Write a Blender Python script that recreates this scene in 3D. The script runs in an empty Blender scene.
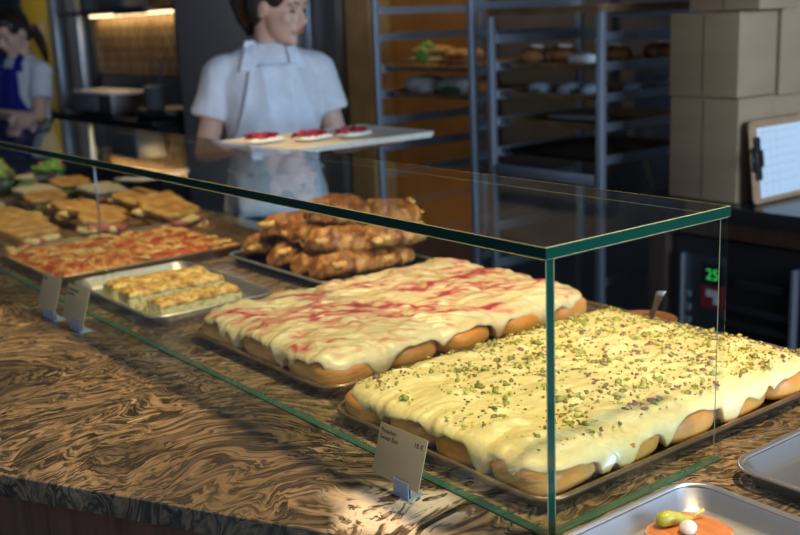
import bpy, bmesh, math, random
from math import sin, cos, pi, sqrt, radians
from mathutils import Vector, Matrix, noise, bvhtree
random.seed(7)
SC = bpy.context.scene
COL = SC.collection

# ------------------------------------------------------------------ helpers
def V(*a): return Vector(a)
def link(o, parent=None):
    COL.objects.link(o)
    if parent is not None: o.parent = parent
    return o
def tag(o, label, cat, group=None):
    o['label'] = label; o['category'] = cat
    if group: o['group'] = group
    return o
def struct(o):
    o['kind'] = 'structure'; return o
def thing(name, label, cat, loc=(0, 0, 0), rz=0.0, group=None):
    o = bpy.data.objects.new(name, None); o.empty_display_size = .05
    COL.objects.link(o); o.location = loc; o.rotation_euler = (0, 0, rz)
    return tag(o, label, cat, group)
def mesh_obj(name, bm, mats, parent=None, smooth=True, loc=None, rot=None):
    me = bpy.data.meshes.new(name)
    bm.normal_update()
    bm.to_mesh(me); bm.free()
    for m in (mats if isinstance(mats, (list, tuple)) else [mats]): me.materials.append(m)
    if smooth:
        me.polygons.foreach_set('use_smooth', [True] * len(me.polygons))
    o = bpy.data.objects.new(name, me)
    link(o, parent)
    if loc is not None: o.location = loc
    if rot is not None: o.rotation_euler = rot
    return o
def sharp(o, deg=35):
    me = o.data
    try: me.set_sharp_from_angle(angle=radians(deg))
    except Exception: pass
    return o
def dup(root, loc=None, rz=None, label=None, rot=None, scale=None):
    r = root.copy(); COL.objects.link(r)
    if loc is not None: r.location = loc
    if rz is not None: r.rotation_euler = (0, 0, rz)
    if rot is not None: r.rotation_euler = rot
    if scale is not None: r.scale = (scale,) * 3 if not isinstance(scale, (tuple, list)) else scale
    if label: r['label'] = label
    for ch in list(root.children):
        c = ch.copy(); COL.objects.link(c); c.parent = r
        for g in list(ch.children):
            d = g.copy(); COL.objects.link(d); d.parent = c
    return r
def add_box(bm, x0, x1, y0, y1, z0, z1, bev=0.0, mat=0):
    vs = [bm.verts.new(p) for p in ((x0,y0,z0),(x1,y0,z0),(x1,y1,z0),(x0,y1,z0),(x0,y0,z1),(x1,y0,z1),(x1,y1,z1),(x0,y1,z1))]
    fs = [bm.faces.new([vs[i] for i in f]) for f in ((3,2,1,0),(4,5,6,7),(0,1,5,4),(1,2,6,5),(2,3,7,6),(3,0,4,7))]
    for f in fs: f.material_index = mat
    if bev > 0:
        es = list({e for f in fs for e in f.edges})
        bmesh.ops.bevel(bm, geom=es, offset=bev, segments=2, affect='EDGES', profile=.6)
    return fs
def box(name, x0, x1, y0, y1, z0, z1, m, parent=None, bev=0.0, rot=None, loc=None):
    bm = bmesh.new(); add_box(bm, x0, x1, y0, y1, z0, z1, bev)
    o = mesh_obj(name, bm, m, parent, smooth=bev > 0, loc=loc, rot=rot)
    if bev > 0: sharp(o, 40)
    return o
def frame_from(d):
    d = d.normalized()
    a = Vector((0, 0, 1)) if abs(d.z) < .9 else Vector((1, 0, 0))
    u = d.cross(a).normalized(); w = u.cross(d).normalized()
    return u, w
def add_tube(bm, pts, rad, n=10, cap=True, squash=None):
    """loft a round tube along points; rad is a number or a list"""
    pts = [Vector(p) for p in pts]
    rs = rad if isinstance(rad, (list, tuple)) else [rad] * len(pts)
    rings = []; prev = None
    for i, p in enumerate(pts):
        d = (pts[min(i+1, len(pts)-1)] - pts[max(i-1, 0)])
        if prev is None: u, w = frame_from(d)
        else:
            dn = d.normalized(); u = (prev - dn * prev.dot(dn)).normalized(); w = u.cross(dn).normalized()
        prev = u
        ring = []
        for k in range(n):
            a = 2*pi*k/n
            off = u*cos(a)*rs[i] + w*sin(a)*rs[i]
            if squash: off = Vector((off.x*squash[0], off.y*squash[1], off.z*squash[2]))
            ring.append(bm.verts.new(p + off))
        rings.append(ring)
    for a, b in zip(rings, rings[1:]):
        for k in range(n): bm.faces.new((a[k], a[(k+1) % n], b[(k+1) % n], b[k]))
    if cap:
        bm.faces.new(rings[0][::-1]); bm.faces.new(rings[-1])
    return rings
def add_ell(bm, c, r, rot=None, seg=16, rng=10, p=2.0, f=None):
    """ellipsoid; p>2 makes it boxier"""
    c = Vector(c); rows = []
    for i in range(rng + 1):
        th = pi * i / rng
        row = []
        for k in range(seg if 0 < i < rng else 1):
            a = 2*pi*k/seg
            d = Vector((sin(th)*cos(a), sin(th)*sin(a), cos(th)))
            if p != 2.0:
                q = (abs(d.x)**p + abs(d.y)**p + abs(d.z)**p) ** (1/p); d = d / q
            v = Vector((d.x*r[0], d.y*r[1], d.z*r[2]))
            if f: v = f(v)
            if rot is not None: v = rot @ v
            row.append(bm.verts.new(c + v))
        rows.append(row)
    for i in range(rng):
        A, B = rows[i], rows[i+1]
        for k in range(seg):
            k2 = (k+1) % seg
            if len(A) == 1: bm.faces.new((A[0], B[k], B[k2]))
            elif len(B) == 1: bm.faces.new((A[k], B[0], A[k2]))
            else: bm.faces.new((A[k], B[k], B[k2], A[k2]))
def loft(bm, rings, cap=True):
    R = [[bm.verts.new(p) for p in r] for r in rings]
    n = len(R[0])
    for a, b in zip(R, R[1:]):
        for k in range(n): bm.faces.new((a[k], a[(k+1) % n], b[(k+1) % n], b[k]))
    if cap:
        bm.faces.new(R[0][::-1]); bm.faces.new(R[-1])
    return R
def rrect(w, d, r, n=8, z=0.0, cx=0, cy=0):
    """rounded rectangle outline, counter-clockwise"""
    r = min(r, w/2 - 1e-4, d/2 - 1e-4); P = []
    for (sx, sy, a0) in ((1, -1, -pi/2), (1, 1, 0), (-1, 1, pi/2), (-1, -1, pi)):
        for k in range(n + 1):
            a = a0 + (pi/2)*k/n
            P.append(Vector((cx + sx*(w/2 - r) + r*cos(a), cy + sy*(d/2 - r) + r*sin(a), z)))
    return P
def fbm(p, o=4, s=1.0):
    p = Vector(p) * s; t = 0; a = .5
    for _ in range(o):
        t += a * noise.noise(p); p = p * 2.03 + Vector((3.1, 1.7, .3)); a *= .5
    return t
def bake(o, mods):
    """apply modifiers given as (type, settings) and keep the resulting mesh"""
    for t, st in mods:
        m = o.modifiers.new(t, t)
        for k, v in st.items(): setattr(m, k, v)
    dg = bpy.context.evaluated_depsgraph_get(); dg.update()
    me = bpy.data.meshes.new_from_object(o.evaluated_get(dg))
    o.modifiers.clear(); old = o.data; o.data = me
    bpy.data.meshes.remove(old)
    me.polygons.foreach_set('use_smooth', [True] * len(me.polygons))
    return o

# ------------------------------------------------------------------ materials
def mat(name, col=(.8, .8, .8), rough=.5, metal=0.0, spec=.5, **kw):
    m = bpy.data.materials.new(name); m.use_nodes = True
    b = m.node_tree.nodes['Principled BSDF']
    b.inputs['Base Color'].default_value = (*col, 1)
    b.inputs['Roughness'].default_value = rough
    b.inputs['Metallic'].default_value = metal
    b.inputs['Specular IOR Level'].default_value = spec
    for k, v in kw.items(): b.inputs[k].default_value = v
    return m
class NT:
    def __init__(s, m): s.t = m.node_tree; s.b = s.t.nodes['Principled BSDF']
    def n(s, typ, ins=None, **kw):
        x = s.t.nodes.new(typ)
        for k, v in kw.items(): setattr(x, k, v)
        for k, v in (ins or {}).items():
            if isinstance(v, bpy.types.NodeSocket): s.t.links.new(v, x.inputs[k])
            else: x.inputs[k].default_value = v
        return x
    def l(s, a, b): s.t.links.new(a, b)
    def obj(s, scale=(1, 1, 1), rot=(0, 0, 0)):
        tc = s.n('ShaderNodeTexCoord')
        mp = s.n('ShaderNodeMapping', {'Vector': tc.outputs['Object'], 'Scale': scale, 'Rotation': rot})
        return mp.outputs[0]
    def noise(s, vec, scale=5, detail=4, rough=.55, dist=0.0):
        return s.n('ShaderNodeTexNoise', {'Vector': vec, 'Scale': scale, 'Detail': detail, 'Roughness': rough, 'Distortion': dist})
    def ramp(s, fac, stops, interp='LINEAR'):
        r = s.n('ShaderNodeValToRGB', {'Fac': fac}); e = r.color_ramp; e.interpolation = interp
        while len(e.elements) < len(stops): e.elements.new(.5)
        for el, (p, c) in zip(e.elements, stops):
            el.position = p; el.color = (*c, 1) if len(c) == 3 else c
        return r.outputs['Color']
    def mix(s, fac, a, b, typ='MIX'):
        x = s.n('ShaderNodeMix', data_type='RGBA', blend_type=typ)
        for i, v in ((0, fac), (6, a), (7, b)):
            if isinstance(v, bpy.types.NodeSocket): s.l(v, x.inputs[i])
            elif i == 0: x.inputs[0].default_value = v
            else: x.inputs[i].default_value = (*v, 1)
        return x.outputs[2]
    def math(s, op, a, b=0.0, c=0.0):
        x = s.n('ShaderNodeMath', operation=op)
        for i, v in enumerate((a, b, c)):
            if isinstance(v, bpy.types.NodeSocket): s.l(v, x.inputs[i])
            else: x.inputs[i].default_value = v
        return x.outputs[0]
    def vadd(s, a, b):
        x = s.n('ShaderNodeVectorMath', operation='ADD'); s.l(a, x.inputs[0])
        if isinstance(b, bpy.types.NodeSocket): s.l(b, x.inputs[1])
        else: x.inputs[1].default_value = b
        return x.outputs[0]
    def vscale(s, a, f):
        x = s.n('ShaderNodeVectorMath', operation='SCALE'); s.l(a, x.inputs[0]); x.inputs['Scale'].default_value = f
        return x.outputs[0]
    def bump(s, h, strength=.3, dist=.01):
        b = s.n('ShaderNodeBump', {'Height': h, 'Strength': strength, 'Distance': dist})
        s.l(b.outputs[0], s.b.inputs['Normal'])
    def color(s, c): s.l(c, s.b.inputs['Base Color'])
    def rough(s, c): s.l(c, s.b.inputs['Roughness'])

def two_tone(name, stops, scale=20, detail=4, rough=.5, metal=0, bumps=0.0, spec=.5, stretch=(1,1,1), dist=0.0, bdist=.004, **kw):
    m = mat(name, stops[0][1], rough, metal, spec, **kw); t = NT(m)
    v = t.obj(stretch); n = t.noise(v, scale, detail, .6, dist)
    t.color(t.ramp(n.outputs['Fac'], stops))
    if bumps: t.bump(n.outputs['Fac'], bumps, bdist)
    return m

def make_stone():
    m = mat('swirled_granite', rough=.16, spec=.5); t = NT(m)
    v = t.obj((1, 1, 1), (0, 0, radians(-62)))
    half = (.5, .5, .5)
    def off(n): return t.n('ShaderNodeVectorMath', {0: n.outputs['Color'], 1: half}, operation='SUBTRACT').outputs[0]
    v1 = t.vadd(v, t.vscale(off(t.noise(v, 1.7, 1, .5)), .60))
    v1 = t.vadd(v1, t.vscale(off(t.noise(v1, 5.5, 2, .5)), .21))
    v2 = t.vadd(v1, t.vscale(off(t.noise(v1, 19.0, 3, .6)), .048))
    n1 = t.noise(t.n('ShaderNodeMapping', {'Vector': v2, 'Scale': (3.0, 12.0, 2.6)}).outputs[0], 1.0, 4, .58, .15)
    n2 = t.noise(t.n('ShaderNodeMapping', {'Vector': v2, 'Scale': (9.0, 60.0, 8.0)}).outputs[0], 1.0, 3, .6, .1)
    n3 = t.noise(t.n('ShaderNodeMapping', {'Vector': v2, 'Scale': (60.0, 140.0, 60.0)}).outputs[0], 1.0, 2, .6)
    f = t.math('ADD', t.math('MULTIPLY', n1.outputs['Fac'], .72), t.math('MULTIPLY', n2.outputs['Fac'], .28))
    dk, gy, br, tn, gd, cr = (.016, .014, .012), (.048, .041, .034), (.088, .065, .043), (.235, .165, .095), (.42, .285, .16), (.66, .48, .31)
    c = t.ramp(f, [(.30, gy), (.36, br), (.385, tn), (.405, br), (.418, dk), (.430, br), (.452, gd), (.468, tn), (.480, br), (.492, gy), (.502, tn), (.515, gd), (.527, tn), (.535, dk), (.546, gy), (.568, br), (.585, tn), (.600, cr), (.615, gd), (.627, dk), (.640, br), (.665, tn), (.70, gy)])
    # fine salt and pepper grain
    c = t.mix(t.ramp(n3.outputs['Fac'], [(.52, (0, 0, 0)), (.68, (.42, .42, .42))]), c, (.06, .046, .03))
    # broad darker, greyer clouds
    c = t.mix(t.ramp(t.noise(v1, 2.3, 2, .5).outputs['Fac'], [(.46, (0, 0, 0)), (.62, (.62, .62, .62))]), c, (.050, .042, .034))
    # pale quartz blotches with black cracks
    q = t.ramp(t.noise(v2, 22, 3, .65, .5).outputs['Fac'], [(.40, (.02, .016, .014)), (.46, (.50, .36, .24)), (.55, (.80, .64, .48)), (.66, (.55, .36, .22))])
    c = t.mix(t.ramp(t.noise(v1, 2.6, 2, .5).outputs['Fac'], [(.27, (1, 1, 1)), (.32, (0, 0, 0))]), c, q)
    # one big quartz knot near the corner of the slab
    dv = t.n('ShaderNodeVectorMath', {0: t.vadd(t.obj(), t.vscale(off(t.noise(v, 9.0, 2, .5)), .16)), 1: (-.17, -.085, 0)}, operation='DISTANCE').outputs['Value']
    q2 = t.ramp(t.noise(v2, 15, 4, .65, .8).outputs['Fac'], [(.40, (.016, .013, .012)), (.46, (.20, .14, .09)), (.49, (.80, .64, .48)), (.57, (.86, .72, .56)), (.61, (.03, .025, .02)), (.66, (.60, .40, .25))])
    c = t.mix(t.ramp(dv, [(.055, (1, 1, 1)), (.11, (0, 0, 0))]), c, q2)
    t.color(c)
    return m

def make_glass():
    m = bpy.data.materials.new('clear_glass'); m.use_nodes = True; nt = m.node_tree; nt.nodes.clear()
    N = nt.nodes.new
    out = N('ShaderNodeOutputMaterial'); mx = N('ShaderNodeMixShader'); tr = N('ShaderNodeBsdfTransparent'); gl = N('ShaderNodeBsdfGlossy')
    fr = N('ShaderNodeFresnel'); geo = N('ShaderNodeNewGeometry'); inv = N('ShaderNodeMath'); mul = N('ShaderNodeMath')
    tr.inputs[0].default_value = (.93, .965, .945, 1); gl.inputs['Roughness'].default_value = 0.0; gl.inputs[0].default_value = (1, 1, 1, 1)
    fr.inputs['IOR'].default_value = 2.0
    inv.operation = 'SUBTRACT'; inv.inputs[0].default_value = 1; mul.operation = 'MULTIPLY'
    L = nt.links.new
    L(geo.outputs['Backfacing'], inv.inputs[1]); L(inv.outputs[0], mul.inputs[0]); L(fr.outputs[0], mul.inputs[1])
    L(mul.outputs[0], mx.inputs[0]); L(tr.outputs[0], mx.inputs[1]); L(gl.outputs[0], mx.inputs[2]); L(mx.outputs[0], out.inputs[0])
    return m

M = {}
M['stone'] = make_stone()
M['glass'] = make_glass()
M['glass_edge'] = mat('green_glass_edge', (.003, .042, .030), .12, 0, .6)
M['glass_bevel'] = mat('glass_arris_highlight', (.30, .30, .17), .15, 0, .9)  # pale yellow colour paints the bright highlight along the pane edges
M['joint'] = mat('green_glass_joint', (.03, .105, .08), .25, 0, .6)
def make_wood(name, a, b, rough=.45, stretch=(60, 60, 3)):
    m = mat(name, a, rough); t = NT(m); n = t.noise(t.obj(stretch), 1.0, 5, .6, .3)
    t.color(t.ramp(n.outputs['Fac'], [(.3, a), (.7, b)])); t.bump(n.outputs['Fac'], .1, .002)
    return m
M['panel_wood'] = make_wood('dark_walnut_panel', (.07, .025, .013), (.16, .062, .034), .6)
M['brown_wood'] = make_wood('brown_wood', (.05, .022, .014), (.11, .05, .03), .5)
M['board'] = make_wood('pale_board', (.62, .55, .42), (.74, .68, .56), .5, (3, 40, 40))
M['alu'] = mat('brushed_aluminium', (.60, .61, .64), .36, .92)
M['bronze'] = two_tone('seasoned_pan', [(.35, (.24, .155, .085)), (.65, (.42, .30, .18))], 9, 4, .32, .75)
M['darkpan'] = two_tone('dark_pan', [(.35, (.045, .038, .034)), (.65, (.10, .085, .07))], 9, 4, .30, 1.0)
M['rackpan'] = two_tone('used_rack_pan', [(.35, (.26, .15, .07)), (.65, (.42, .27, .13))], 7, 4, .45, .5)
M['steel'] = mat('satin_steel', (.42, .46, .52), .36, .75)
M['steel_dark'] = mat('dark_steel', (.10, .11, .125), .4, .9)
M['steel_brown'] = mat('brownish_steel', (.22, .20, .185), .38, .9)
def make_icing_pist():
    m = mat('cream_cheese_icing', (.90, .80, .52), .38, 0, .45); t = NT(m); v = t.obj()
    n = t.noise(v, 16, 5, .6); d = t.noise(v, 150, 2, .7); d2 = t.noise(v, 11, 3, .6)
    c = t.ramp(n.outputs['Fac'], [(.3, (.80, .65, .29)), (.6, (.86, .73, .38))])
    dust = t.math('MULTIPLY', t.ramp(d.outputs['Fac'], [(.62, (0, 0, 0)), (.70, (1, 1, 1))]), t.ramp(d2.outputs['Fac'], [(.42, (0, 0, 0)), (.60, (1, 1, 1))]))
    geo = t.n('ShaderNodeNewGeometry'); up = t.n('ShaderNodeSeparateXYZ', {0: geo.outputs['Normal']})
    dust = t.math('MULTIPLY', dust, t.ramp(up.outputs[2], [(.80, (0, 0, 0)), (.93, (1, 1, 1))]))
    t.color(t.mix(t.math('MULTIPLY', dust, .75), c, (.50, .47, .10)))
    t.bump(t.noise(v, 70, 4, .6).outputs['Fac'], .35, .004)
    t.b.inputs['Subsurface Weight'].default_value = .12; t.b.inputs['Subsurface Radius'].default_value = (.012, .009, .005); t.b.inputs['Subsurface Scale'].default_value = .5
    return m
def make_icing_rasp():
    m = mat('raspberry_swirl_icing', (.86, .76, .56), .30, 0, .45); t = NT(m)
    v = t.obj((1, 1, 1), (0, 0, radians(28)))
    w = t.noise(v, 5.5, 3, .55); wv = t.n('ShaderNodeVectorMath', {0: w.outputs['Color'], 1: (.5, .5, .5)}, operation='SUBTRACT').outputs[0]
    v1 = t.vadd(v, t.vscale(wv, .16))
    st = t.n('ShaderNodeMapping', {'Vector': v1, 'Scale': (24, 8, 8)}).outputs[0]
    n = t.noise(st, 1.0, 3, .55, .9)
    pk = t.ramp(n.outputs['Fac'], [(.47, (0, 0, 0)), (.56, (1, 1, 1))])
    rd = t.ramp(n.outputs['Fac'], [(.585, (0, 0, 0)), (.615, (1, 1, 1))])
    base = t.ramp(t.noise(v1, 14, 3, .6).outputs['Fac'], [(.3, (.60, .48, .25)), (.6, (.75, .64, .38))])
    geo = t.n('ShaderNodeNewGeometry'); up = t.n('ShaderNodeSeparateXYZ', {0: geo.outputs['Normal']})
    onto = t.ramp(up.outputs[2], [(.72, (0, 0, 0)), (.95, (1, 1, 1))])
    c = t.mix(t.math('MULTIPLY', t.math('MULTIPLY', pk, .72), onto), base, (.62, .17, .15))
    c = t.mix(t.math('MULTIPLY', t.math('MULTIPLY', rd, .90), onto), c, (.42, .02, .045))
    t.color(c); t.bump(n.outputs['Fac'], .35, .006)
    t.b.inputs['Subsurface Weight'].default_value = .12; t.b.inputs['Subsurface Radius'].default_value = (.012, .008, .005); t.b.inputs['Subsurface Scale'].default_value = .5
    return m
M['icing_p'] = make_icing_pist(); M['icing_r'] = make_icing_rasp()
def make_bun():
    m = mat('baked_bun', (.7, .42, .14), .42, 0, .4); t = NT(m)
    tc = t.n('ShaderNodeTexCoord'); sp = t.n('ShaderNodeSeparateXYZ', {0: tc.outputs['Object']})
    n = t.noise(tc.outputs['Object'], 22, 3, .6)
    f = t.math('ADD', t.math('MULTIPLY', sp.outputs[2], 12.0), t.math('MULTIPLY_ADD', n.outputs['Fac'], .5, .50))
    t.color(t.ramp(f, [(.20, (.90, .70, .38)), (.45, (.88, .58, .20)), (.70, (.78, .42, .10)), (.95, (.58, .24, .05))]))
    return m
M['bun'] = make_bun()
def make_pist(name, cols):
    m = mat(name, cols[0], .6); t = NT(m); g = t.n('ShaderNodeNewGeometry')
    k = len(cols); t.color(t.ramp(g.outputs['Random Per Island'], [(i / k, c) for i, c in enumerate(cols)], 'CONSTANT'))
    return m
PG = [(.27, .30, .035), (.38, .40, .06), (.50, .50, .12), (.16, .14, .03), (.33, .28, .05), (.55, .53, .18), (.22, .20, .04), (.40, .42, .07), (.27, .12, .08)]
M['crumbs'] = make_pist('pistachio_crumbs', PG)
M['pist'] = [two_tone('pistachio_kernel_green', [(.4, (.22, .25, .035)), (.62, (.42, .42, .09))], 120, 2, .55),
             two_tone('pistachio_kernel_olive', [(.4, (.12, .10, .03)), (.62, (.34, .32, .08))], 120, 2, .55),
             two_tone('pistachio_kernel_purple', [(.4, (.25, .07, .08)), (.62, (.42, .22, .17))], 120, 2, .55),
             two_tone('pistachio_kernel_pale', [(.4, (.48, .46, .14)), (.62, (.60, .56, .26))], 120, 2, .55)]
M['croissant'] = two_tone('toasted_pastry', [(.30, (.045, .013, .005)), (.43, (.18, .060, .016)), (.54, (.36, .15, .040)), (.66, (.64, .37, .11))], 26, 6, .40, 0, .5, .4, (1, 1, 1), .4, .008)
M['cheese'] = two_tone('toasted_cheese', [(.35, (.52, .27, .07)), (.65, (.78, .50, .17))], 60, 3, .45)
M['gratin_top'] = two_tone('golden_crust', [(.36, (.30, .12, .025)), (.50, (.62, .36, .10)), (.63, (.78, .58, .24))], 55, 5, .6, 0, .5, .3)
M['gratin_side'] = two_tone('pale_herbed_crumb', [(.36, (.28, .30, .12)), (.46, (.62, .56, .32)), (.66, (.72, .66, .42))], 90, 4, .7, 0, .3, .3)
def make_pizza():
    m = mat('tomato_topping', (.5, .1, .03), .42); t = NT(m); v = t.obj()
    w = t.noise(v, 18, 3, .6); wv = t.n('ShaderNodeVectorMath', {0: w.outputs['Color'], 1: (.5, .5, .5)}, operation='SUBTRACT').outputs[0]
    n = t.noise(t.vadd(v, t.vscale(wv, .05)), 30, 5, .62)
    t.color(t.ramp(n.outputs['Fac'], [(.30, (.13, .028, .01)), (.40, (.40, .055, .018)), (.49, (.48, .10, .03)), (.55, (.60, .26, .065)), (.63, (.74, .46, .14))]))
    t.bump(n.outputs['Fac'], .5, .01)
    return m
M['pizza'] = make_pizza()
M['pizza_cheese'] = two_tone('melted_cheese', [(.38, (.58, .26, .06)), (.56, (.80, .56, .22))], 70, 3, .42)
M['crust'] = two_tone('baked_crust', [(.35, (.42, .22, .07)), (.65, (.68, .44, .17))], 30, 4, .6, 0, .3)
M['focaccia'] = two_tone('yellow_focaccia', [(.32, (.30, .12, .025)), (.5, (.46, .24, .055)), (.66, (.64, .40, .12))], 24, 5, .55, 0, .4)
M['crumb_grey'] = two_tone('pale_bread_crumb', [(.4, (.42, .36, .25)), (.6, (.58, .52, .40))], 40, 3, .7)
M['ham'] = two_tone('cured_meat', [(.4, (.30, .07, .05)), (.6, (.48, .18, .13))], 40, 3, .5)
M['curd'] = mat('soft_white_cheese', (.66, .52, .24), .5)
M['leaf'] = two_tone('lettuce', [(.35, (.05, .16, .02)), (.6, (.18, .36, .05))], 40, 3, .5)
M['leaf_dark'] = two_tone('dark_herb', [(.4, (.02, .09, .03)), (.6, (.07, .2, .06))], 40, 3, .5)
M['tagcard'] = mat('shaded_brown_card', (.52, .41, .22), .65)  # brown tone carries the shade of the card's unlit face
M['ink'] = mat('dark_ink', (.03, .025, .02), .7)
M['acrylic'] = mat('frosted_acrylic', (.42, .52, .66), .15, 0, .6, **{'Transmission Weight': .35})
M['cardboard'] = two_tone('cardboard', [(.4, (.36, .245, .14)), (.6, (.40, .275, .16))], 3, 4, .8, 0, .0, .2, (1, 1, 4))
M['hardboard'] = two_tone('clipboard_hardboard', [(.4, (.38, .22, .12)), (.6, (.45, .27, .15))], 30, 4, .6)
M['paper'] = mat('white_paper', (.80, .84, .88), .7)
M['papergrey'] = mat('pencil_grey', (.42, .46, .52), .7)
M['black'] = mat('black_plastic', (.012, .012, .013), .4)
M['blackgloss'] = mat('black_gloss', (.010, .010, .012), .12)
M['dark_top'] = mat('dark_worktop', (.035, .032, .034), .22, 0, .5)
M['white_pl'] = mat('white_plastic', (.78, .78, .8), .35)
M['tile'] = None
M['skin'] = mat('skin', (.60, .36, .26), .5, 0, .35, **{'Subsurface Weight': .1, 'Subsurface Scale': .02})
M['hair'] = two_tone('dark_hair', [(.4, (.010, .006, .005)), (.6, (.035, .02, .014))], 60, 3, .4, 0, .2, .5, (1, 1, .2))
M['tee'] = two_tone('white_cotton', [(.4, (.60, .60, .62)), (.6, (.65, .65, .67))], 14, 3, .85, 0, .12, .2)
M['apron_w'] = two_tone('white_apron_cotton', [(.4, (.62, .65, .70)), (.6, (.70, .73, .77))], 16, 3, .85, 0, .15, .2)
M['apron_b'] = two_tone('blue_apron_cotton', [(.4, (.014, .014, .15)), (.6, (.022, .022, .21))], 16, 3, .8, 0, .1, .2)
M['trouser'] = mat('dark_trousers', (.03, .03, .04), .85)
M['lip'] = mat('lips', (.45, .14, .13), .45)
M['eye'] = mat('dark_eye', (.03, .02, .015), .2)
M['shoe'] = mat('black_shoe', (.02, .02, .02), .5)
M['redfruit'] = two_tone('red_berries', [(.4, (.16, .008, .015)), (.6, (.42, .03, .045))], 60, 3, .3)
M['cream'] = mat('whipped_cream', (.82, .78, .68), .5)
M['pastry'] = two_tone('glazed_pastry', [(.38, (.20, .06, .02)), (.62, (.46, .20, .06))], 20, 4, .4)
M['orange'] = two_tone('orange_salmon', [(.35, (.55, .16, .05)), (.65, (.72, .28, .10))], 30, 3, .4, 0, 0, .5, (1, 8, 1))
M['pickle'] = two_tone('pickled_pepper', [(.4, (.45, .42, .05)), (.6, (.62, .58, .12))], 30, 2, .25)
M['terracotta'] = two_tone('brown_glazed_dish', [(.4, (.16, .065, .03)), (.6, (.26, .11, .05))], 18, 3, .35)
def emis(name, col, s):
    m = mat(name, (0, 0, 0)); b = m.node_tree.nodes['Principled BSDF']
    b.inputs['Emission Color'].default_value = (*col, 1); b.inputs['Emission Strength'].default_value = s; return m
M['led'] = emis('green_display', (.05, .9, .15), .7)
M['lamp'] = emis('led_tube', (1.0, .72, .38), 4)
M['wall'] = two_tone('plaster', [(.4, (.085, .085, .092)), (.6, (.105, .105, .11))], 3, 3, .8)
M['wall_orange'] = two_tone('ochre_wall', [(.4, (.27, .115, .022)), (.6, (.32, .145, .032))], 3, 3, .7)
M['wall_yellow'] = mat('yellow_paint', (.50, .36, .035), .5)
M['gold'] = two_tone('golden_trim', [(.4, (.22, .14, .055)), (.6, (.30, .20, .08))], 6, 3, .5)
M['floor'] = two_tone('floor', [(.4, (.05, .045, .042)), (.6, (.075, .07, .065))], 3, 3, .4)
M['ceiling'] = mat('ceiling', (.30, .30, .30), .8)
M['slate'] = mat('steel_blue_panel', (.27, .265, .265), .45, .3)
def make_tile():
    m = mat('glazed_vertical_tile', rough=.2, spec=.6); t = NT(m)
    tc = t.n('ShaderNodeTexCoord'); sp = t.n('ShaderNodeSeparateXYZ', {0: tc.outputs['Object']})
    v = t.n('ShaderNodeCombineXYZ', {0: sp.outputs[2], 1: sp.outputs[0], 2: 0.0}).outputs[0]
    b = t.n('ShaderNodeTexBrick', {'Vector': v, 'Color1': (.34, .22, .11, 1), 'Color2': (.52, .38, .22, 1), 'Mortar': (.10, .075, .05, 1), 'Scale': 1.0, 'Mortar Size': .011, 'Brick Width': .155, 'Row Height': .055, 'Bias': .0})
    n = t.noise(t.obj((30, 1, 3)), 1.0, 2, .5)
    t.color(t.mix(t.math('MULTIPLY', n.outputs['Fac'], .7), b.outputs['Color'], (.16, .10, .05)))
    return m
M['tile'] = make_tile()

# ------------------------------------------------------------------ the room
def room():
    struct(box('floor', -11, 5, -6, 3.0, -1.0, -.92, M['floor']))
    struct(box('ceiling', -11, 5, -2.2, 3.0, 2.1, 2.2, M['ceiling']))
    struct(box('wall_back', -11, 5, 2.70, 2.9, -.92, 2.1, M['wall']))
    struct(box('wall_left', -11.2, -11, -6, 2.9, -.92, 2.1, M['wall']))
    struct(box('trim_1', -3.72, -3.02, 2.66, 2.70, -.92, 2.1, M['wall_orange']))          # ochre panel behind the left rack
    struct(box('trim_2', -3.93, -3.72, 2.52, 2.70, -.92, 2.1, M['gold'], bev=.004))        # golden pilaster
    struct(box('trim_3', -9.15, -8.53, 2.60, 2.70, -.92, 2.1, M['wall_yellow'], bev=.004)) # yellow pilaster
    struct(box('trim_4', -8.52, -8.36, 2.595, 2.70, -.92, 2.1, M['steel'], bev=.02))
    struct(box('trim_5', -8.09, -7.87, 2.60, 2.70, -.92, 2.1, M['steel'], bev=.03))
    struct(box('trim_6', -7.72, -6.10, 2.68, 2.70, .275, 1.55, M['tile']))                 # tiled splashback
    struct(box('trim_7', -5.90, -5.74, 2.50, 2.70, .20, 2.1, M['steel_dark'], bev=.004))
    struct(box('trim_8', -7.866, -7.722, 2.65, 2.70, -.92, 2.1, M['black'], bev=.004))     # black strip added to keep the wall left of the tiles dark
room()

# ------------------------------------------------------------------ stone counter
def counter():
    P = [(-5.4, -.50), (-.785, -.50), (-.19, -.183), (-.06, -.135), (.10, -.115), (.75, -.115), (.75, .83), (-5.4, .83)]
    def slab(name, poly, z0, z1, m, bev=0, parent=None):
        bm = bmesh.new()
        a = [bm.verts.new((x, y, z0)) for x, y in poly]; b = [bm.verts.new((x, y, z1)) for x, y in poly]
        bm.faces.new(a[::-1]); top = bm.faces.new(b)
        n = len(poly)
        for i in range(n): bm.faces.new((a[i], a[(i+1) % n], b[(i+1) % n], b[i]))
        if bev: bmesh.ops.bevel(bm, geom=list(top.edges), offset=bev, segments=3, affect='EDGES', profile=.5)
        return sharp(mesh_obj(name, bm, m, parent), 40)
    s = slab('stone_worktop', P, -.033, 0, M['stone'], .003)
    tag(s, 'long polished granite worktop with swirling brown, black and cream veins under the display case', 'countertop')
    Q = [(-5.35, -.46), (-.775, -.46), (-.18, -.143), (-.06, -.10), (.10, -.08), (.71, -.08), (.71, .79), (-5.35, .79)]
    b = slab('counter_base', Q, -.92, -.033, M['panel_wood'])
    tag(b, 'dark walnut counter front panel below the edge of the granite worktop', 'counter')
counter()

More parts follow.
